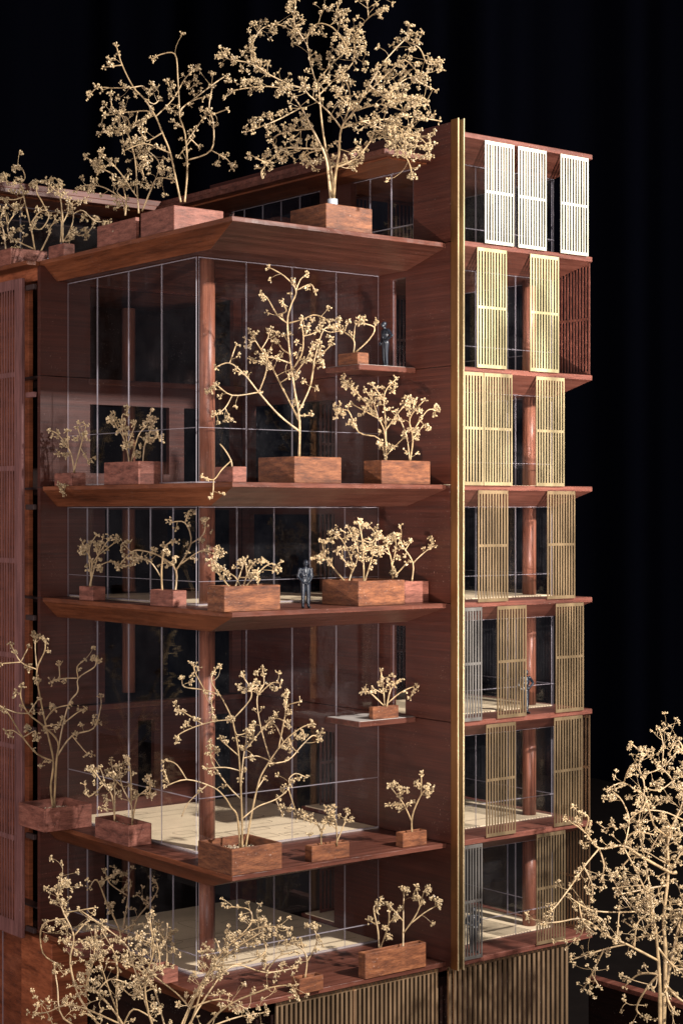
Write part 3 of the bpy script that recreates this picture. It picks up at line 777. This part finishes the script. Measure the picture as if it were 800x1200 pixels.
grow(e, e.location, Z3, [
 [(255,715),(235,560),(180,350),(145,220),(60,225),(50,160)], [(45,700),(30,560),(0,480)], [(290,715),(350,600),(370,520),(430,480)],
 [(145,220),(185,170),(160,110),(130,100)], [(250,700),(160,650),(80,600),(60,520),(110,430),(115,380)], [(225,500),(280,420),(340,410),(350,460),(300,540),(240,540)],
 [(340,410),(300,340),(270,280),(270,210)], [(60,520),(40,440),(20,400)], [(170,330),(100,330),(20,320)], [(160,650),(0,560)], [(180,350),(150,400),(110,410)], [(80,600),(100,560),(150,550)],
], d, 15, twig=0.75, twl=8, r0=1.4, spread=0.3, trunks=3)
# --- storey with the double height glazing, upper
Z6 = (240, 300, 3.81)
e, d = planter('tall slender dried tree in the wide box on the upper balcony', 2.07, 302.5, 345, 400, 1.9, Yf=99.6)
grow(e, e.location, Z6, [
 ([(420,910),(422,740),(400,600),(385,480),(370,300),(385,220),(405,155),(355,90),(290,55)], {'t':0.08}),
 [(405,155),(425,105),(455,85)], [(405,155),(470,125),(490,155)], [(367,300),(325,260),(280,190),(250,170)], [(325,260),(360,250),(355,215)],
 [(372,300),(430,285),(490,265),(540,285),(560,310)], ([(408,800),(330,710),(240,610),(180,530),(110,480),(50,495)], {'t':0.12}), [(240,615),(120,620),(50,575),(30,600)],
 [(120,620),(90,680),(45,710)], [(90,680),(115,730)], [(110,480),(140,400)], [(245,605),(265,540),(280,480),(270,430)],
 [(410,750),(350,600),(290,480),(240,400),(200,330)], ([(425,720),(470,580),(490,460),(530,330),(575,320)], {'t':0.3}), [(470,580),(495,480),(560,400)],
 [(395,520),(430,440),(440,360),(430,290)], [(320,580),(380,540)], ([(420,720),(470,710)], {'t':0}), [(385,460),(310,455),(270,450)], [(290,480),(240,470),(210,460)],
 [(260,420),(280,370),(290,330)], [(385,420),(350,420),(330,390)], [(180,530),(140,510)], [(530,330),(560,340),(600,335)], [(430,360),(470,350),(500,340)], [(400,540),(460,450),(480,400)], [(240,400),(220,380),(190,400)],
], d, 16, twig=0.50, twl=10, r0=2.3, spread=0.45, trunks=1)
Z7 = (220, 290, 2.5)
e, d = planter('bushy dried plant in the box next to the fin wall on the upper balcony', 2.07, 426, 447, 504, 1.78, Yf=99.6)
grow(e, e.location, Z7, [
 [(580,630),(575,540),(550,490),(500,430),(470,395)], [(650,632),(660,560),(650,500),(690,450)], [(585,630),(580,520),(575,430),(610,385)], [(575,630),(560,560),(500,540),(470,480),(440,480)],
 [(655,540),(700,480),(725,478)], [(560,500),(480,460)], [(650,630),(640,550),(610,480)], [(580,540),(620,480),(650,450)], [(575,450),(540,400)], [(600,600),(630,560)], [(500,540),(480,510)], [(560,500),(540,450),(520,420)], [(660,560),(690,520)],
], d, 17, twig=0.75, twl=9, r0=1.5, spread=0.4, trunks=2)
e, d = planter('thin broken twig drooping from a tiny box near the corner column', 2.07, 252, 273, 289, 1.1, Yf=99.9, red=True, wall=0.12)
grow(e, e.location, Z7, [
 ([(130,650),(127,625),(110,595),(95,575)], {'t':0,'bare':1}), ([(127,625),(100,652),(75,680),(45,672)], {'t':0,'s':-0.9}), ([(75,680),(75,715),(68,730)], {'t':0.5,'s':-0.2}),
], d, 18, twig=0, twl=6, r0=1.4, spread=0.2, trunks=1)
Z9 = (0, 290, 3.077)
e, d = planter('short thick bud covered plant in a box behind the left balcony glazing edge', 2.07, 122, 162.5, 192, 1.75, Xl=68.7, red=True)
grow(e, e.location, Z9, [
 [(470,790),(450,700),(420,640),(405,605)], [(515,790),(525,700),(560,690),(575,680)], [(465,790),(500,680),(530,640),(545,590)], [(440,680),(440,610),(455,600)], [(470,720),(490,640)], [(525,720),(555,620)], [(430,660),(450,640),(460,700)], [(500,690),(540,700)],
], d, 19, twig=0.7, twl=7, r0=1.4, spread=0.35, trunks=2, bud=2.3)
e, d = planter('sparse shaded plant in the leftmost small box of the upper balcony', 2.07, 64, 84, 101, 1.05, Xl=68.5, red=True, wall=0.14)
grow(e, e.location, Z9, [
 [(270,815),(255,740),(215,680),(185,660)], [(265,815),(290,720),(310,640)], [(255,745),(215,745)], [(240,720),(245,660)], ([(235,815),(238,850),(215,860),(228,890)], {'s':-0.5}), [(290,720),(320,770)], [(295,700),(280,650)],
], d, 20, twig=0.5, twl=7, r0=1.3, spread=0.3, trunks=2)
e, d = planter('little forked plant in a small box on the upper ledge beside the standing man', 11.15, 396, 419, 432, 0.95, Yf=102.9, wall=0.14)
grow(e, e.location, Z7, [
 [(485,308),(485,270),(450,240),(440,215)], [(490,308),(530,270),(545,235),(500,220)], [(485,270),(490,230),(500,222)], [(450,240),(430,240)], [(545,235),(550,215)], [(460,250),(470,220)],
], d, 21, twig=0.45, twl=6, r0=1.3, spread=0.25, trunks=2)
# --- middle balcony
Z12 = (0, 560, 2.857)
e, d = planter('brown shaded little tree in the leftmost cube box of the middle balcony', -6.92, 93, 109, 124, 1.1, Xl=68.45, red=True, wall=0.14)
grow(e, e.location, Z12, [
 [(300,375),(310,290),(290,240),(275,235)], [(306,375),(308,340),(330,260),(345,200)], [(320,310),(370,280),(395,290)], [(330,260),(390,215)], [(300,330),(300,240),(320,195)], [(310,290),(350,230),(370,200)], [(330,270),(320,230)], [(300,260),(275,215)],
], d, 22, twig=0.6, twl=8, r0=1.4, spread=0.3, trunks=2)
e, d = planter('wide spreading plant reaching across the glass from a small box left of the corner column', -6.92, 176, 203, 219, 1.2, Xl=68.5, red=True, wall=0.16)
grow(e, e.location, Z12, [
 [(585,395),(590,310),(540,265),(480,245),(440,250),(400,295)], [(545,395),(540,310),(555,230),(590,215)], [(440,250),(410,220),(405,240)], [(595,300),(640,220),(620,150),(570,150)],
 [(640,215),(680,190),(690,145)], [(600,300),(670,245),(720,255),(730,240)], [(540,340),(500,280),(440,265)], [(720,255),(722,300)], [(620,150),(630,120)], [(480,245),(460,280),(400,300)], [(540,265),(560,290)],
], d, 23, twig=0.5, twl=8, r0=1.9, spread=0.3, trunks=2)
Z14 = (220, 560, 2.5)
e, d = planter('low scraggly plant in the big foremost box at the corner of the middle balcony', -6.92, 243, 263, 328.5, 1.78, Yf=99.5)
grow(e, e.location, Z14, [
 [(130,330),(95,285),(75,235),(90,210)], [(160,330),(180,270),(200,245)], [(135,330),(155,280),(165,240)], [(165,330),(215,270),(245,250),(265,265)], [(125,325),(80,270)], [(205,330),(205,275)], [(155,290),(200,290)], [(150,330),(140,290),(100,270)], [(180,280),(170,250)], [(240,255),(220,240)],
], d, 24, twig=0.6, twl=7, r0=1.5, spread=0.35, trunks=3)
e, d = planter('thick bushy plant in the widest box of the middle balcony, right of the man', -6.92, 377, 420, 474, 1.85, Yf=99.7)
grow(e, e.location, Z14, [
 [(465,310),(430,270),(400,230),(395,190)], [(515,312),(515,250),(510,180),(500,130)], [(470,310),(480,250),(450,180),(420,160)], [(400,235),(370,235)], [(520,310),(540,230),(550,170),(530,140)],
 [(480,290),(500,220),(470,150)], [(480,270),(440,220)], [(515,250),(480,210)], [(515,220),(560,210)], [(450,180),(470,170)], [(510,180),(540,190),(555,160)], [(545,220),(570,200)],
], d, 25, twig=0.8, twl=8, r0=1.6, spread=0.4, trunks=3)
e, d = planter('small plant in the red box nearest the fin wall on the middle balcony', -6.92, 459, 474, 502, 1.65, Yf=100.9, red=True)
grow(e, e.location, Z14, [
 [(600,308),(595,240),(580,190)], [(655,308),(660,250),(630,200),(620,170)], [(660,250),(690,220),(720,200)], [(605,300),(640,250)], [(595,250),(610,200),(600,180)], [(640,215),(650,190)], [(590,230),(570,210)],
], d, 26, twig=0.6, twl=8, r0=1.4, spread=0.35, trunks=2)
# --- lower ledge
Z17 = (200, 710, 2.353)
e, d = planter('tiny branching plant in a small box on the lower ledge', -15.85, 432, 437, 467, 0.98, Yf=102.8, wall=0.14)
grow(e, e.location, Z17, [
 [(590,278),(585,230),(580,180)], [(595,278),(605,230),(630,205)], [(600,272),(630,240),(670,225),(660,250)], [(580,275),(550,240),(530,235)], [(585,240),(560,230)], [(605,235),(600,210)],
], d, 27, twig=0.45, twl=6, r0=1.3, spread=0.25, trunks=2)
# --- lower double height balcony
Z18 = (0, 730, 3.64)
e, d = planter('tall brown plant in gravel box overhanging the left end of the lower balcony', -25.1, 22, 52, 108, 1.85, bottom_py=976, red=True)
e.location.z = V(0, 0, -25.1).z
grow(e, e.location, Z18, [
 ([(228,790),(218,700),(230,590),(200,460),(170,300),(160,200),(190,120),(190,70)], {'t':0.1}), ([(232,790),(240,600),(250,510),(190,440),(120,385),(90,320),(95,275)], {'t':0.25}),
 [(160,200),(90,165),(50,95)], [(90,170),(0,175)], [(160,195),(150,110),(155,70)], ([(230,590),(160,560),(100,490),(40,390),(0,355)], {'t':0.2}), ([(250,540),(270,430),(300,340),(335,290),(335,235),(400,190),(410,160)], {'t':0.2}),
 [(335,240),(270,235),(220,250)], [(250,560),(310,480),(400,450),(430,360),(430,320)], [(310,480),(350,530),(375,560)], [(120,385),(70,380),(20,365)], [(190,405),(230,370),(290,350)], [(100,490),(150,460),(150,490)], [(100,490),(60,460),(30,460)], [(335,235),(330,190),(360,160)], [(100,160),(120,110)], [(270,430),(330,380),(360,370)], [(200,440),(250,430)], [(130,385),(160,330)], [(250,230),(255,180)],
], d, 28, twig=0.42, twl=9, r0=2.1, spread=0.4, trunks=2)
e, d = planter('knotty low plant in the long red box, right of the tall overhanging one', -25.1, 111.5, 151, 178, 1.6, bottom_py=993, red=True)
grow(e, e.location, Z18, [
 [(490,850),(480,740),(440,690),(400,630)], [(565,870),(560,780),(520,700),(510,610)], [(485,820),(490,700),(475,590)], [(565,850),(590,740),(640,720),(640,660)], [(570,780),(560,640),(550,590)], [(480,800),(430,790)], [(430,700),(380,740),(365,690)], [(520,700),(470,650)], [(600,730),(650,690)], [(490,700),(530,600)], [(450,700),(430,620),(400,640)],
], d, 29, twig=0.6, twl=9, r0=1.6, spread=0.4, trunks=2)
Z20 = (190, 770, 4.21)
e, d = planter('large wide branching tree in the gravel box at the lower balcony corner', -25.1, 232, 272, 330.5, 1.85, bottom_py=1027)
grow(e, e.location, Z20, [
 ([(395,950),(395,800),(385,600),(375,450),(345,310)], {'t':0.1}), ([(410,950),(440,790),(470,650),(500,560),(600,420),(680,350),(735,330)], {'t':0.2}), ([(385,950),(370,790),(340,740),(310,690),(250,640),(120,605),(20,635)], {'t':0.15}),
 [(345,310),(300,210),(245,120),(260,60)], [(345,312),(430,215),(440,160),(400,100)], [(345,318),(250,320),(150,350),(80,385),(70,410)], [(210,325),(140,290),(85,260)], [(250,310),(240,215)],
 [(290,180),(210,160),(110,150),(100,110)], [(210,155),(165,80),(155,40)], [(540,515),(620,510),(690,440),(740,390),(765,395)], [(540,510),(500,400),(475,280),(470,190),(500,130),(495,60)],
 ([(640,400),(645,450),(670,470)], {'bare':1}), [(470,190),(540,130),(580,130)], [(560,450),(600,320),(610,240),(610,170)], [(610,240),(680,220)], ([(115,605),(75,530),(20,510)], {'t':0.1}), ([(215,635),(130,720),(95,785)], {'bare':1,'t':0}), ([(40,605),(10,560)], {'t':0}),
 [(395,790),(470,740),(560,700),(620,650),(625,600),(660,575),(705,590)], [(620,650),(650,740),(670,790)], [(560,705),(590,770)], [(390,680),(330,640),(250,520),(240,440)], [(395,640),(400,500),(420,380)],
 [(400,500),(470,490),(540,515)], [(375,490),(300,420),(285,400)], [(420,450),(500,350),(560,300),(620,330)], [(385,560),(310,545),(220,550)], [(345,320),(370,380),(420,370)], [(470,650),(500,600)], [(440,160),(470,150)], [(680,350),(700,390)], [(600,420),(560,340),(530,330)],
], d, 30, twig=0.44, twl=9, r0=1.9, spread=0.5, trunks=3)
e, d = planter('little pale plant in the small box in the middle of the lower balcony front', -25.1, 357, 365.5, 409.5, 1.15, bottom_py=1011, wall=0.16)
grow(e, e.location, Z17, [
 [(415,665),(410,610),(370,590)], [(458,662),(455,600),(440,560)], [(460,655),(480,600),(485,570)], [(412,640),(425,600)], [(410,615),(390,580)], [(455,610),(430,590)],
], d, 31, twig=0.6, twl=6, r0=1.1, spread=0.3, trunks=2)
e, d = planter('forked plant in the cube box at the fin wall end of the lower balcony', -25.1, 463.5, 472, 500, 1.1, bottom_py=994, wall=0.16)
grow(e, e.location, Z17, [
 [(665,632),(665,580),(690,520),(710,500)], [(665,590),(640,545),(605,500)], [(640,545),(600,550)], [(690,520),(690,465)], [(620,515),(650,510)], [(650,560),(660,540)],
], d, 32, twig=0.5, twl=7, r0=1.6, spread=0.3, trunks=1)
# --- lowest balcony
Z23 = (200, 980, 2.353)
e, d = planter('pair of forking stems in the long box at the right of the lowest balcony', -34.1, 419.5, 428, 499, 1.85, bottom_py=1148)
grow(e, e.location, Z23, [
 [(575,330),(570,260),(560,200),(570,185)], [(640,315),(640,250),(640,190),(645,150)], [(580,310),(600,240),(600,185)], [(645,260),(680,210),(700,150),(715,145)], [(665,235),(700,210),(735,190)], [(640,230),(600,190)], [(570,240),(545,230)], [(600,240),(620,220)], [(690,190),(680,150)],
], d, 33, twig=0.5, twl=8, r0=1.7, spread=0.35, trunks=2)
e, d = planter('small forked plant in the cube box at the front of the lowest balcony', -34.1, 341.5, 351, 379, 1.1, bottom_py=1166, wall=0.16)
grow(e, e.location, Z23, [
 [(370,395),(375,330),(345,300),(320,300)], [(375,350),(400,300),(400,270),(390,250)], [(370,340),(360,290)], [(400,300),(410,280)], [(350,305),(340,290)],
], d, 34, twig=0.6, twl=7, r0=1.3, spread=0.3, trunks=1)
Z25 = (40, 1000, 2.58)
e, d = planter('shaded little plant in the small red box by the glass corner of the lowest balcony', -34.1, 176, 191, 209, 1.15, bottom_py=1154, red=True, wall=0.16)
grow(e, e.location, Z25, [
 [(400,345),(400,280),(380,240),(375,215)], [(400,300),(425,300),(420,280)], [(395,270),(410,240)], [(400,290),(380,270)],
], d, 35, twig=0.7, twl=7, r0=1.1, spread=0.25, trunks=1)
e, d = planter('dark brown tree in shade under the lower balcony, in a box by the left glazing', -34.1, 76, 96, 150, 1.3, bottom_py=1124, red=True)
grow(e, e.location, Z25, [
 [(262,305),(270,230),(285,130),(290,80),(250,50)], [(258,305),(262,240),(220,150),(190,80),(170,100)], [(285,140),(230,90),(215,55)], [(262,290),(310,200),(350,150),(375,105),(355,75)], [(350,150),(310,125)], [(290,80),(270,110)], [(200,90),(240,70)], [(240,80),(250,60)], [(270,240),(300,215)],
], d, 36, twig=0.45, twl=9, r0=1.8, spread=0.3, trunks=2)
# --- two big trees in front
def ground_tree(px, d, label):
    x, y, _ = at_d(px, 0, d); return empty('dried_tree', x, y, -50, label, 'tree', 'large dried trees standing in front of the tower')
zb = lambda zy, k, oy, d: (600 + 50 * F / d - oy) * k
e = ground_tree(178, 107, 'big golden dried tree in front of the lower left corner, branches sweeping right')
yb = zb(0, 2.58, 1000, 107)
grow(e, e.location, Z25, [
 ([(356,yb),(350,1150),(300,800),(220,560),(140,440),(110,330),(120,250),(90,180),(70,120),(90,95)], {'from':0.55}),
 ([(360,yb),(360,1150),(330,700),(270,520),(190,420),(160,400),(180,320),(185,230)], {'from':0.5}),
 ([(364,yb),(370,1150),(400,700),(345,480),(335,380),(360,300),(350,200)], {'from':0.5}),
 ([(368,yb),(375,1150),(420,650),(470,470),(540,340),(600,270),(680,225),(775,225)], {'from':0.5}),
 [(115,190),(25,215),(28,300),(80,340)], [(600,270),(655,215),(650,170),(590,160)], [(440,560),(520,430),(600,340),(700,360),(790,345)], [(420,640),(560,480),(680,420),(740,400),(790,400)],
 [(300,760),(250,480),(250,330),(210,240)], [(270,520),(120,460),(40,480),(0,485)], ([(40,480),(55,516)], {'t':0}), [(345,480),(300,340),(270,270),(140,170)], [(420,650),(360,400),(280,330)], [(220,560),(90,500),(70,400),(60,340)],
 [(110,180),(180,165)], [(470,470),(430,420),(320,340)], [(430,600),(500,400),(560,330),(555,270)], [(540,340),(640,330),(700,300),(690,250)], [(400,700),(480,560),(600,500),(700,480)], [(190,420),(230,380),(300,400)], [(330,700),(200,520),(150,480)],
 [(120,250),(170,200),(210,230)], [(160,400),(110,400)], [(345,400),(300,430),(260,400)], [(470,470),(560,440),(640,470),(650,500)], [(335,380),(380,340),(370,270)], [(270,520),(300,470),(360,500)], [(600,270),(590,240)], [(700,360),(740,310),(790,300)],
 [(420,650),(480,500),(520,380),(590,300),(690,235)], [(250,480),(200,330),(210,300)],
], 107, 57, twig=0.46, twl=14, r0=2.9, rend=0.9, spread=0.4, trunks=4, bud=1.8, cl=0.9, d2=0.7)
e = ground_tree(775, 124, 'big golden dried tree at the right edge, taller trunk and dense crown beside the screens')
yb = zb(0, 3.43, 850, 124)
ZR = (620, 850, 3.43)
grow(e, e.location, ZR, [
 ([(525,yb),(525,1500),(525,1200),(520,1000),(500,790),(455,640),(380,490)], {'from':0.6}), ([(530,yb),(535,1450),(545,1100),(590,850),(650,600),(700,420)], {'from':0.5}), ([(528,yb),(530,1400),(545,950),(540,780),(555,600),(560,450),(620,300),(640,150)], {'from':0.6}),
 [(500,800),(490,700),(465,540),(440,400),(460,250),(440,160),(470,110)], [(480,760),(430,740),(360,660),(300,550)],
 [(590,590),(560,590),(450,530),(375,485),(280,495),(220,430),(145,375)], [(220,425),(235,370),(210,350)], [(280,500),(220,570),(170,640),(110,720),(85,745)],
 [(385,490),(400,380),(370,300),(330,260)], [(400,390),(450,345),(540,345),(617,380)], [(510,940),(390,880),(320,850),(220,780),(120,790),(40,800)], [(390,880),(300,900),(170,940)], [(300,905),(250,1000),(215,1060)], [(250,1000),(280,1055)],
 [(525,1020),(440,1000),(380,1050)], [(525,1020),(470,1060),(430,1140),(470,1180)], [(540,1040),(617,1110),(700,1120)], [(540,1050),(560,1110),(590,1160)], [(490,820),(400,860)], [(430,890),(430,800),(470,760)], [(440,740),(260,745),(160,690)], [(340,745),(350,850)],
 [(210,690),(215,790),(260,830)], [(440,300),(380,230),(310,260)], [(460,200),(530,170),(600,100),(640,90)], [(455,120),(410,75)], [(530,160),(535,80),(520,10)], [(550,650),(470,660),(350,680)], [(590,850),(660,700),(720,650)],
 [(465,540),(530,430),(590,400)], [(560,450),(500,400),(470,300)], [(555,600),(620,500),(680,470)], [(440,400),(500,330),(560,290)], [(620,300),(560,200),(500,150)], [(460,250),(520,260),(580,220)], [(375,485),(420,430),(500,440)], [(380,230),(400,170),(440,160)],
 [(540,780),(600,740),(680,780)], [(500,790),(440,820),(380,790)], [(640,150),(600,60),(560,110)], [(450,530),(400,540),(350,600)], [(280,500),(300,560),(290,620)], [(220,570),(250,640),(250,700)], [(320,850),(290,780),(240,760)], [(590,850),(600,950),(640,1000)], [(530,900),(600,980),(700,950)],
 [(700,420),(660,300),(600,250)], [(350,420),(330,390)], [(220,780),(200,850),(100,870)], [(450,345),(470,290),(420,260)],
], 124, 51, twig=0.66, twl=14, r0=6.0, rend=0.95, spread=0.45, trunks=3, bud=1.75, cl=0.9, d2=0.7)

# ================================================================== figures
def person(name, x, y, z, face, pose, label):
    """scale figure 3.5 cm tall; face = heading in radians of the way it looks; one continuous voxel-remeshed body"""
    H = 3.5; u = H / 7.5
    e = empty(name, x, y, z, label, 'person', None)
    bm = bmesh.new()
    def seg(a, b, ra, rb, sx=1.0):
        a, b = Vector(a), Vector(b); pts = [a.lerp(b, t) for t in (0, .33, .66, 1)]
        tube(bm, pts, [ra + (rb - ra) * t for t in (0, .33, .66, 1)], 10)
        for c, r in ((a, ra), (b, rb)): ell(c, (r, r, r))
    def ell(c, r):
        b2 = bmesh.ops.create_icosphere(bm, subdivisions=2, radius=1)
        for v in b2['verts']: v.co = Vector((v.co.x * r[0], v.co.y * r[1], v.co.z * r[2])) + Vector(c)
    # local frame: +x = forward, +y = left
    hipz, knz, anz = 1.80, 0.98, 0.16; sh = 2.86
    lean = pose.get('lean', 0)
    for s in (1, -1):
        f = pose.get('step', 0) * s
        hip = (0, 0.17 * s, hipz); kn = (0.04 + f * 0.5, 0.19 * s, knz); an = (f, 0.21 * s, anz)
        seg(hip, kn, 0.215, 0.145); seg(kn, an, 0.15, 0.105)
        ell((f + 0.14, 0.23 * s, 0.075), (0.30, 0.11, 0.085))
        # trouser hem and jacket skirt
        ell((lean * 0.2, 0.15 * s, 1.86), (0.22, 0.22, 0.26))
    ell((lean * 0.3, 0, 2.10), (0.22, 0.33, 0.36)); ell((lean * 0.7, 0, 2.50), (0.25, 0.42, 0.42)); ell((lean, 0, 2.78), (0.19, 0.46, 0.17))
    hx = lean * 1.3 + pose.get('nod', 0)
    seg((lean, 0, 2.88), (hx, 0, 3.08), 0.125, 0.11)
    ell((hx + 0.02, 0, 3.24), (0.215, 0.17, 0.26)); ell((hx + 0.10, 0, 3.12), (0.12, 0.11, 0.11))
    ell((hx + 0.235, 0, 3.21), (0.045, 0.03, 0.055)); ell((hx - 0.03, 0, 3.31), (0.225, 0.185, 0.20))
    for s in (1, -1): ell((hx, 0.18 * s, 3.2), (0.045, 0.03, 0.06))
    for s, key in ((1, 'L'), (-1, 'R')):
        shp = Vector((lean, 0.42 * s, 2.80)); el, ha, fd = [Vector(v) for v in pose[key]]
        seg(shp, el, 0.135, 0.10); seg(el, ha, 0.105, 0.072)
        fd = fd.normalized(); ell(ha + fd * 0.09, (0.085, 0.085, 0.085))
        sd = fd.cross(Vector((0, s, 0.3))).normalized()
        for k in range(4):
            o = sd * (k - 1.5) * 0.05; L_ = (0.15, 0.18, 0.17, 0.13)[k]
            p0 = ha + fd * 0.12 + o; p1 = p0 + fd * L_ * 0.6; p2 = p1 + (fd + Vector((0, -s * 0.6, -0.2))).normalized() * L_ * 0.6
            tube(bm, [p0, p1, p2], [0.026, 0.025, 0.02], 6)
        p0 = ha + fd * 0.05 + sd * -0.07; tube(bm, [p0, p0 - sd * 0.06 + fd * 0.05, p0 - sd * 0.07 + fd * 0.13], [0.03, 0.027, 0.02], 6)
    # lapels and tie relief
    for s in (1, -1): tube(bm, [Vector((lean + 0.15, 0.10 * s, 2.86)), Vector((lean * .7 + 0.25, 0.07 * s, 2.5)), Vector((lean * .4 + 0.215, 0.02 * s, 2.15))], [0.035, 0.045, 0.03], 6)
    for v in bm.verts: v.co = v.co * S
    me = bpy.data.meshes.new('tmp'); bm.to_mesh(me); bm.free()
    o = _old_new('body', me, None, [M['suit']])
    md = o.modifiers.new('r', 'REMESH'); md.mode = 'VOXEL'; md.voxel_size = 0.024 * S; md.use_smooth_shade = True
    ms = o.modifiers.new('s', 'SMOOTH'); ms.factor = 0.4; ms.iterations = 2
    bpy.context.view_layer.update(); dg = bpy.context.evaluated_depsgraph_get()
    me2 = bpy.data.meshes.new_from_object(o.evaluated_get(dg)); bpy.data.objects.remove(o)
    me2.materials.clear(); me2.materials.append(M['suit'])
    for p in me2.polygons: p.use_smooth = True
    b = bpy.data.objects.new('body', me2); COL.objects.link(b); b.parent = e
    e.rotation_euler = (0, 0, face); return e
def facing(deg_right):   # 0 = towards the viewer, positive turns to the picture's right
    return math.radians(51.86 + 180 + deg_right)
HANDS_IN = {'L': ((0.0, 0.47, 2.28), (0.28, 0.22, 1.92), (0.4, -0.6, -0.5)), 'R': ((-0.02, -0.56, 2.28), (0.27, -0.27, 1.88), (0.4, 0.6, -0.5)), 'nod': 0.06}
AKIMBO = {'L': ((-0.10, 0.86, 2.36), (0.12, 0.36, 2.02), (0.5, -0.7, -0.3)), 'R': ((-0.05, -0.62, 2.30), (0.20, -0.42, 1.90), (0.4, 0.3, -0.8)), 'nod': 0.10, 'lean': 0.03}
CLASP = {'L': ((-0.02, 0.60, 2.3), (0.33, 0.14, 2.08), (0.3, -1, -0.1)), 'R': ((-0.02, -0.60, 2.3), (0.34, -0.12, 2.04), (0.3, 1, -0.1)), 'nod': 0.05}
Y = 100.2; person('person', x_on_Y(358, Y), Y, -6.92, facing(18), HANDS_IN, 'dark blue figure in a suit standing on the middle balcony, hands at his waist')
Y = 103.3; person('person', x_on_Y(451.5, Y), Y, 11.15, facing(-62), AKIMBO, 'dark blue figure on the upper ledge with an elbow out, looking down left')
Y = 98.9; person('person', x_on_Y(614.5, Y), Y, -15.85, facing(28), AKIMBO, 'dark blue figure half hidden behind a brass screen on the right wing, elbow out')
Y = 99.3; person('person', x_on_Y(554, Y), Y, -33.9, facing(20), CLASP, 'dark figure behind the grey screen at the bottom of the right wing, hands clasped')
bpy.context.view_layer.update()
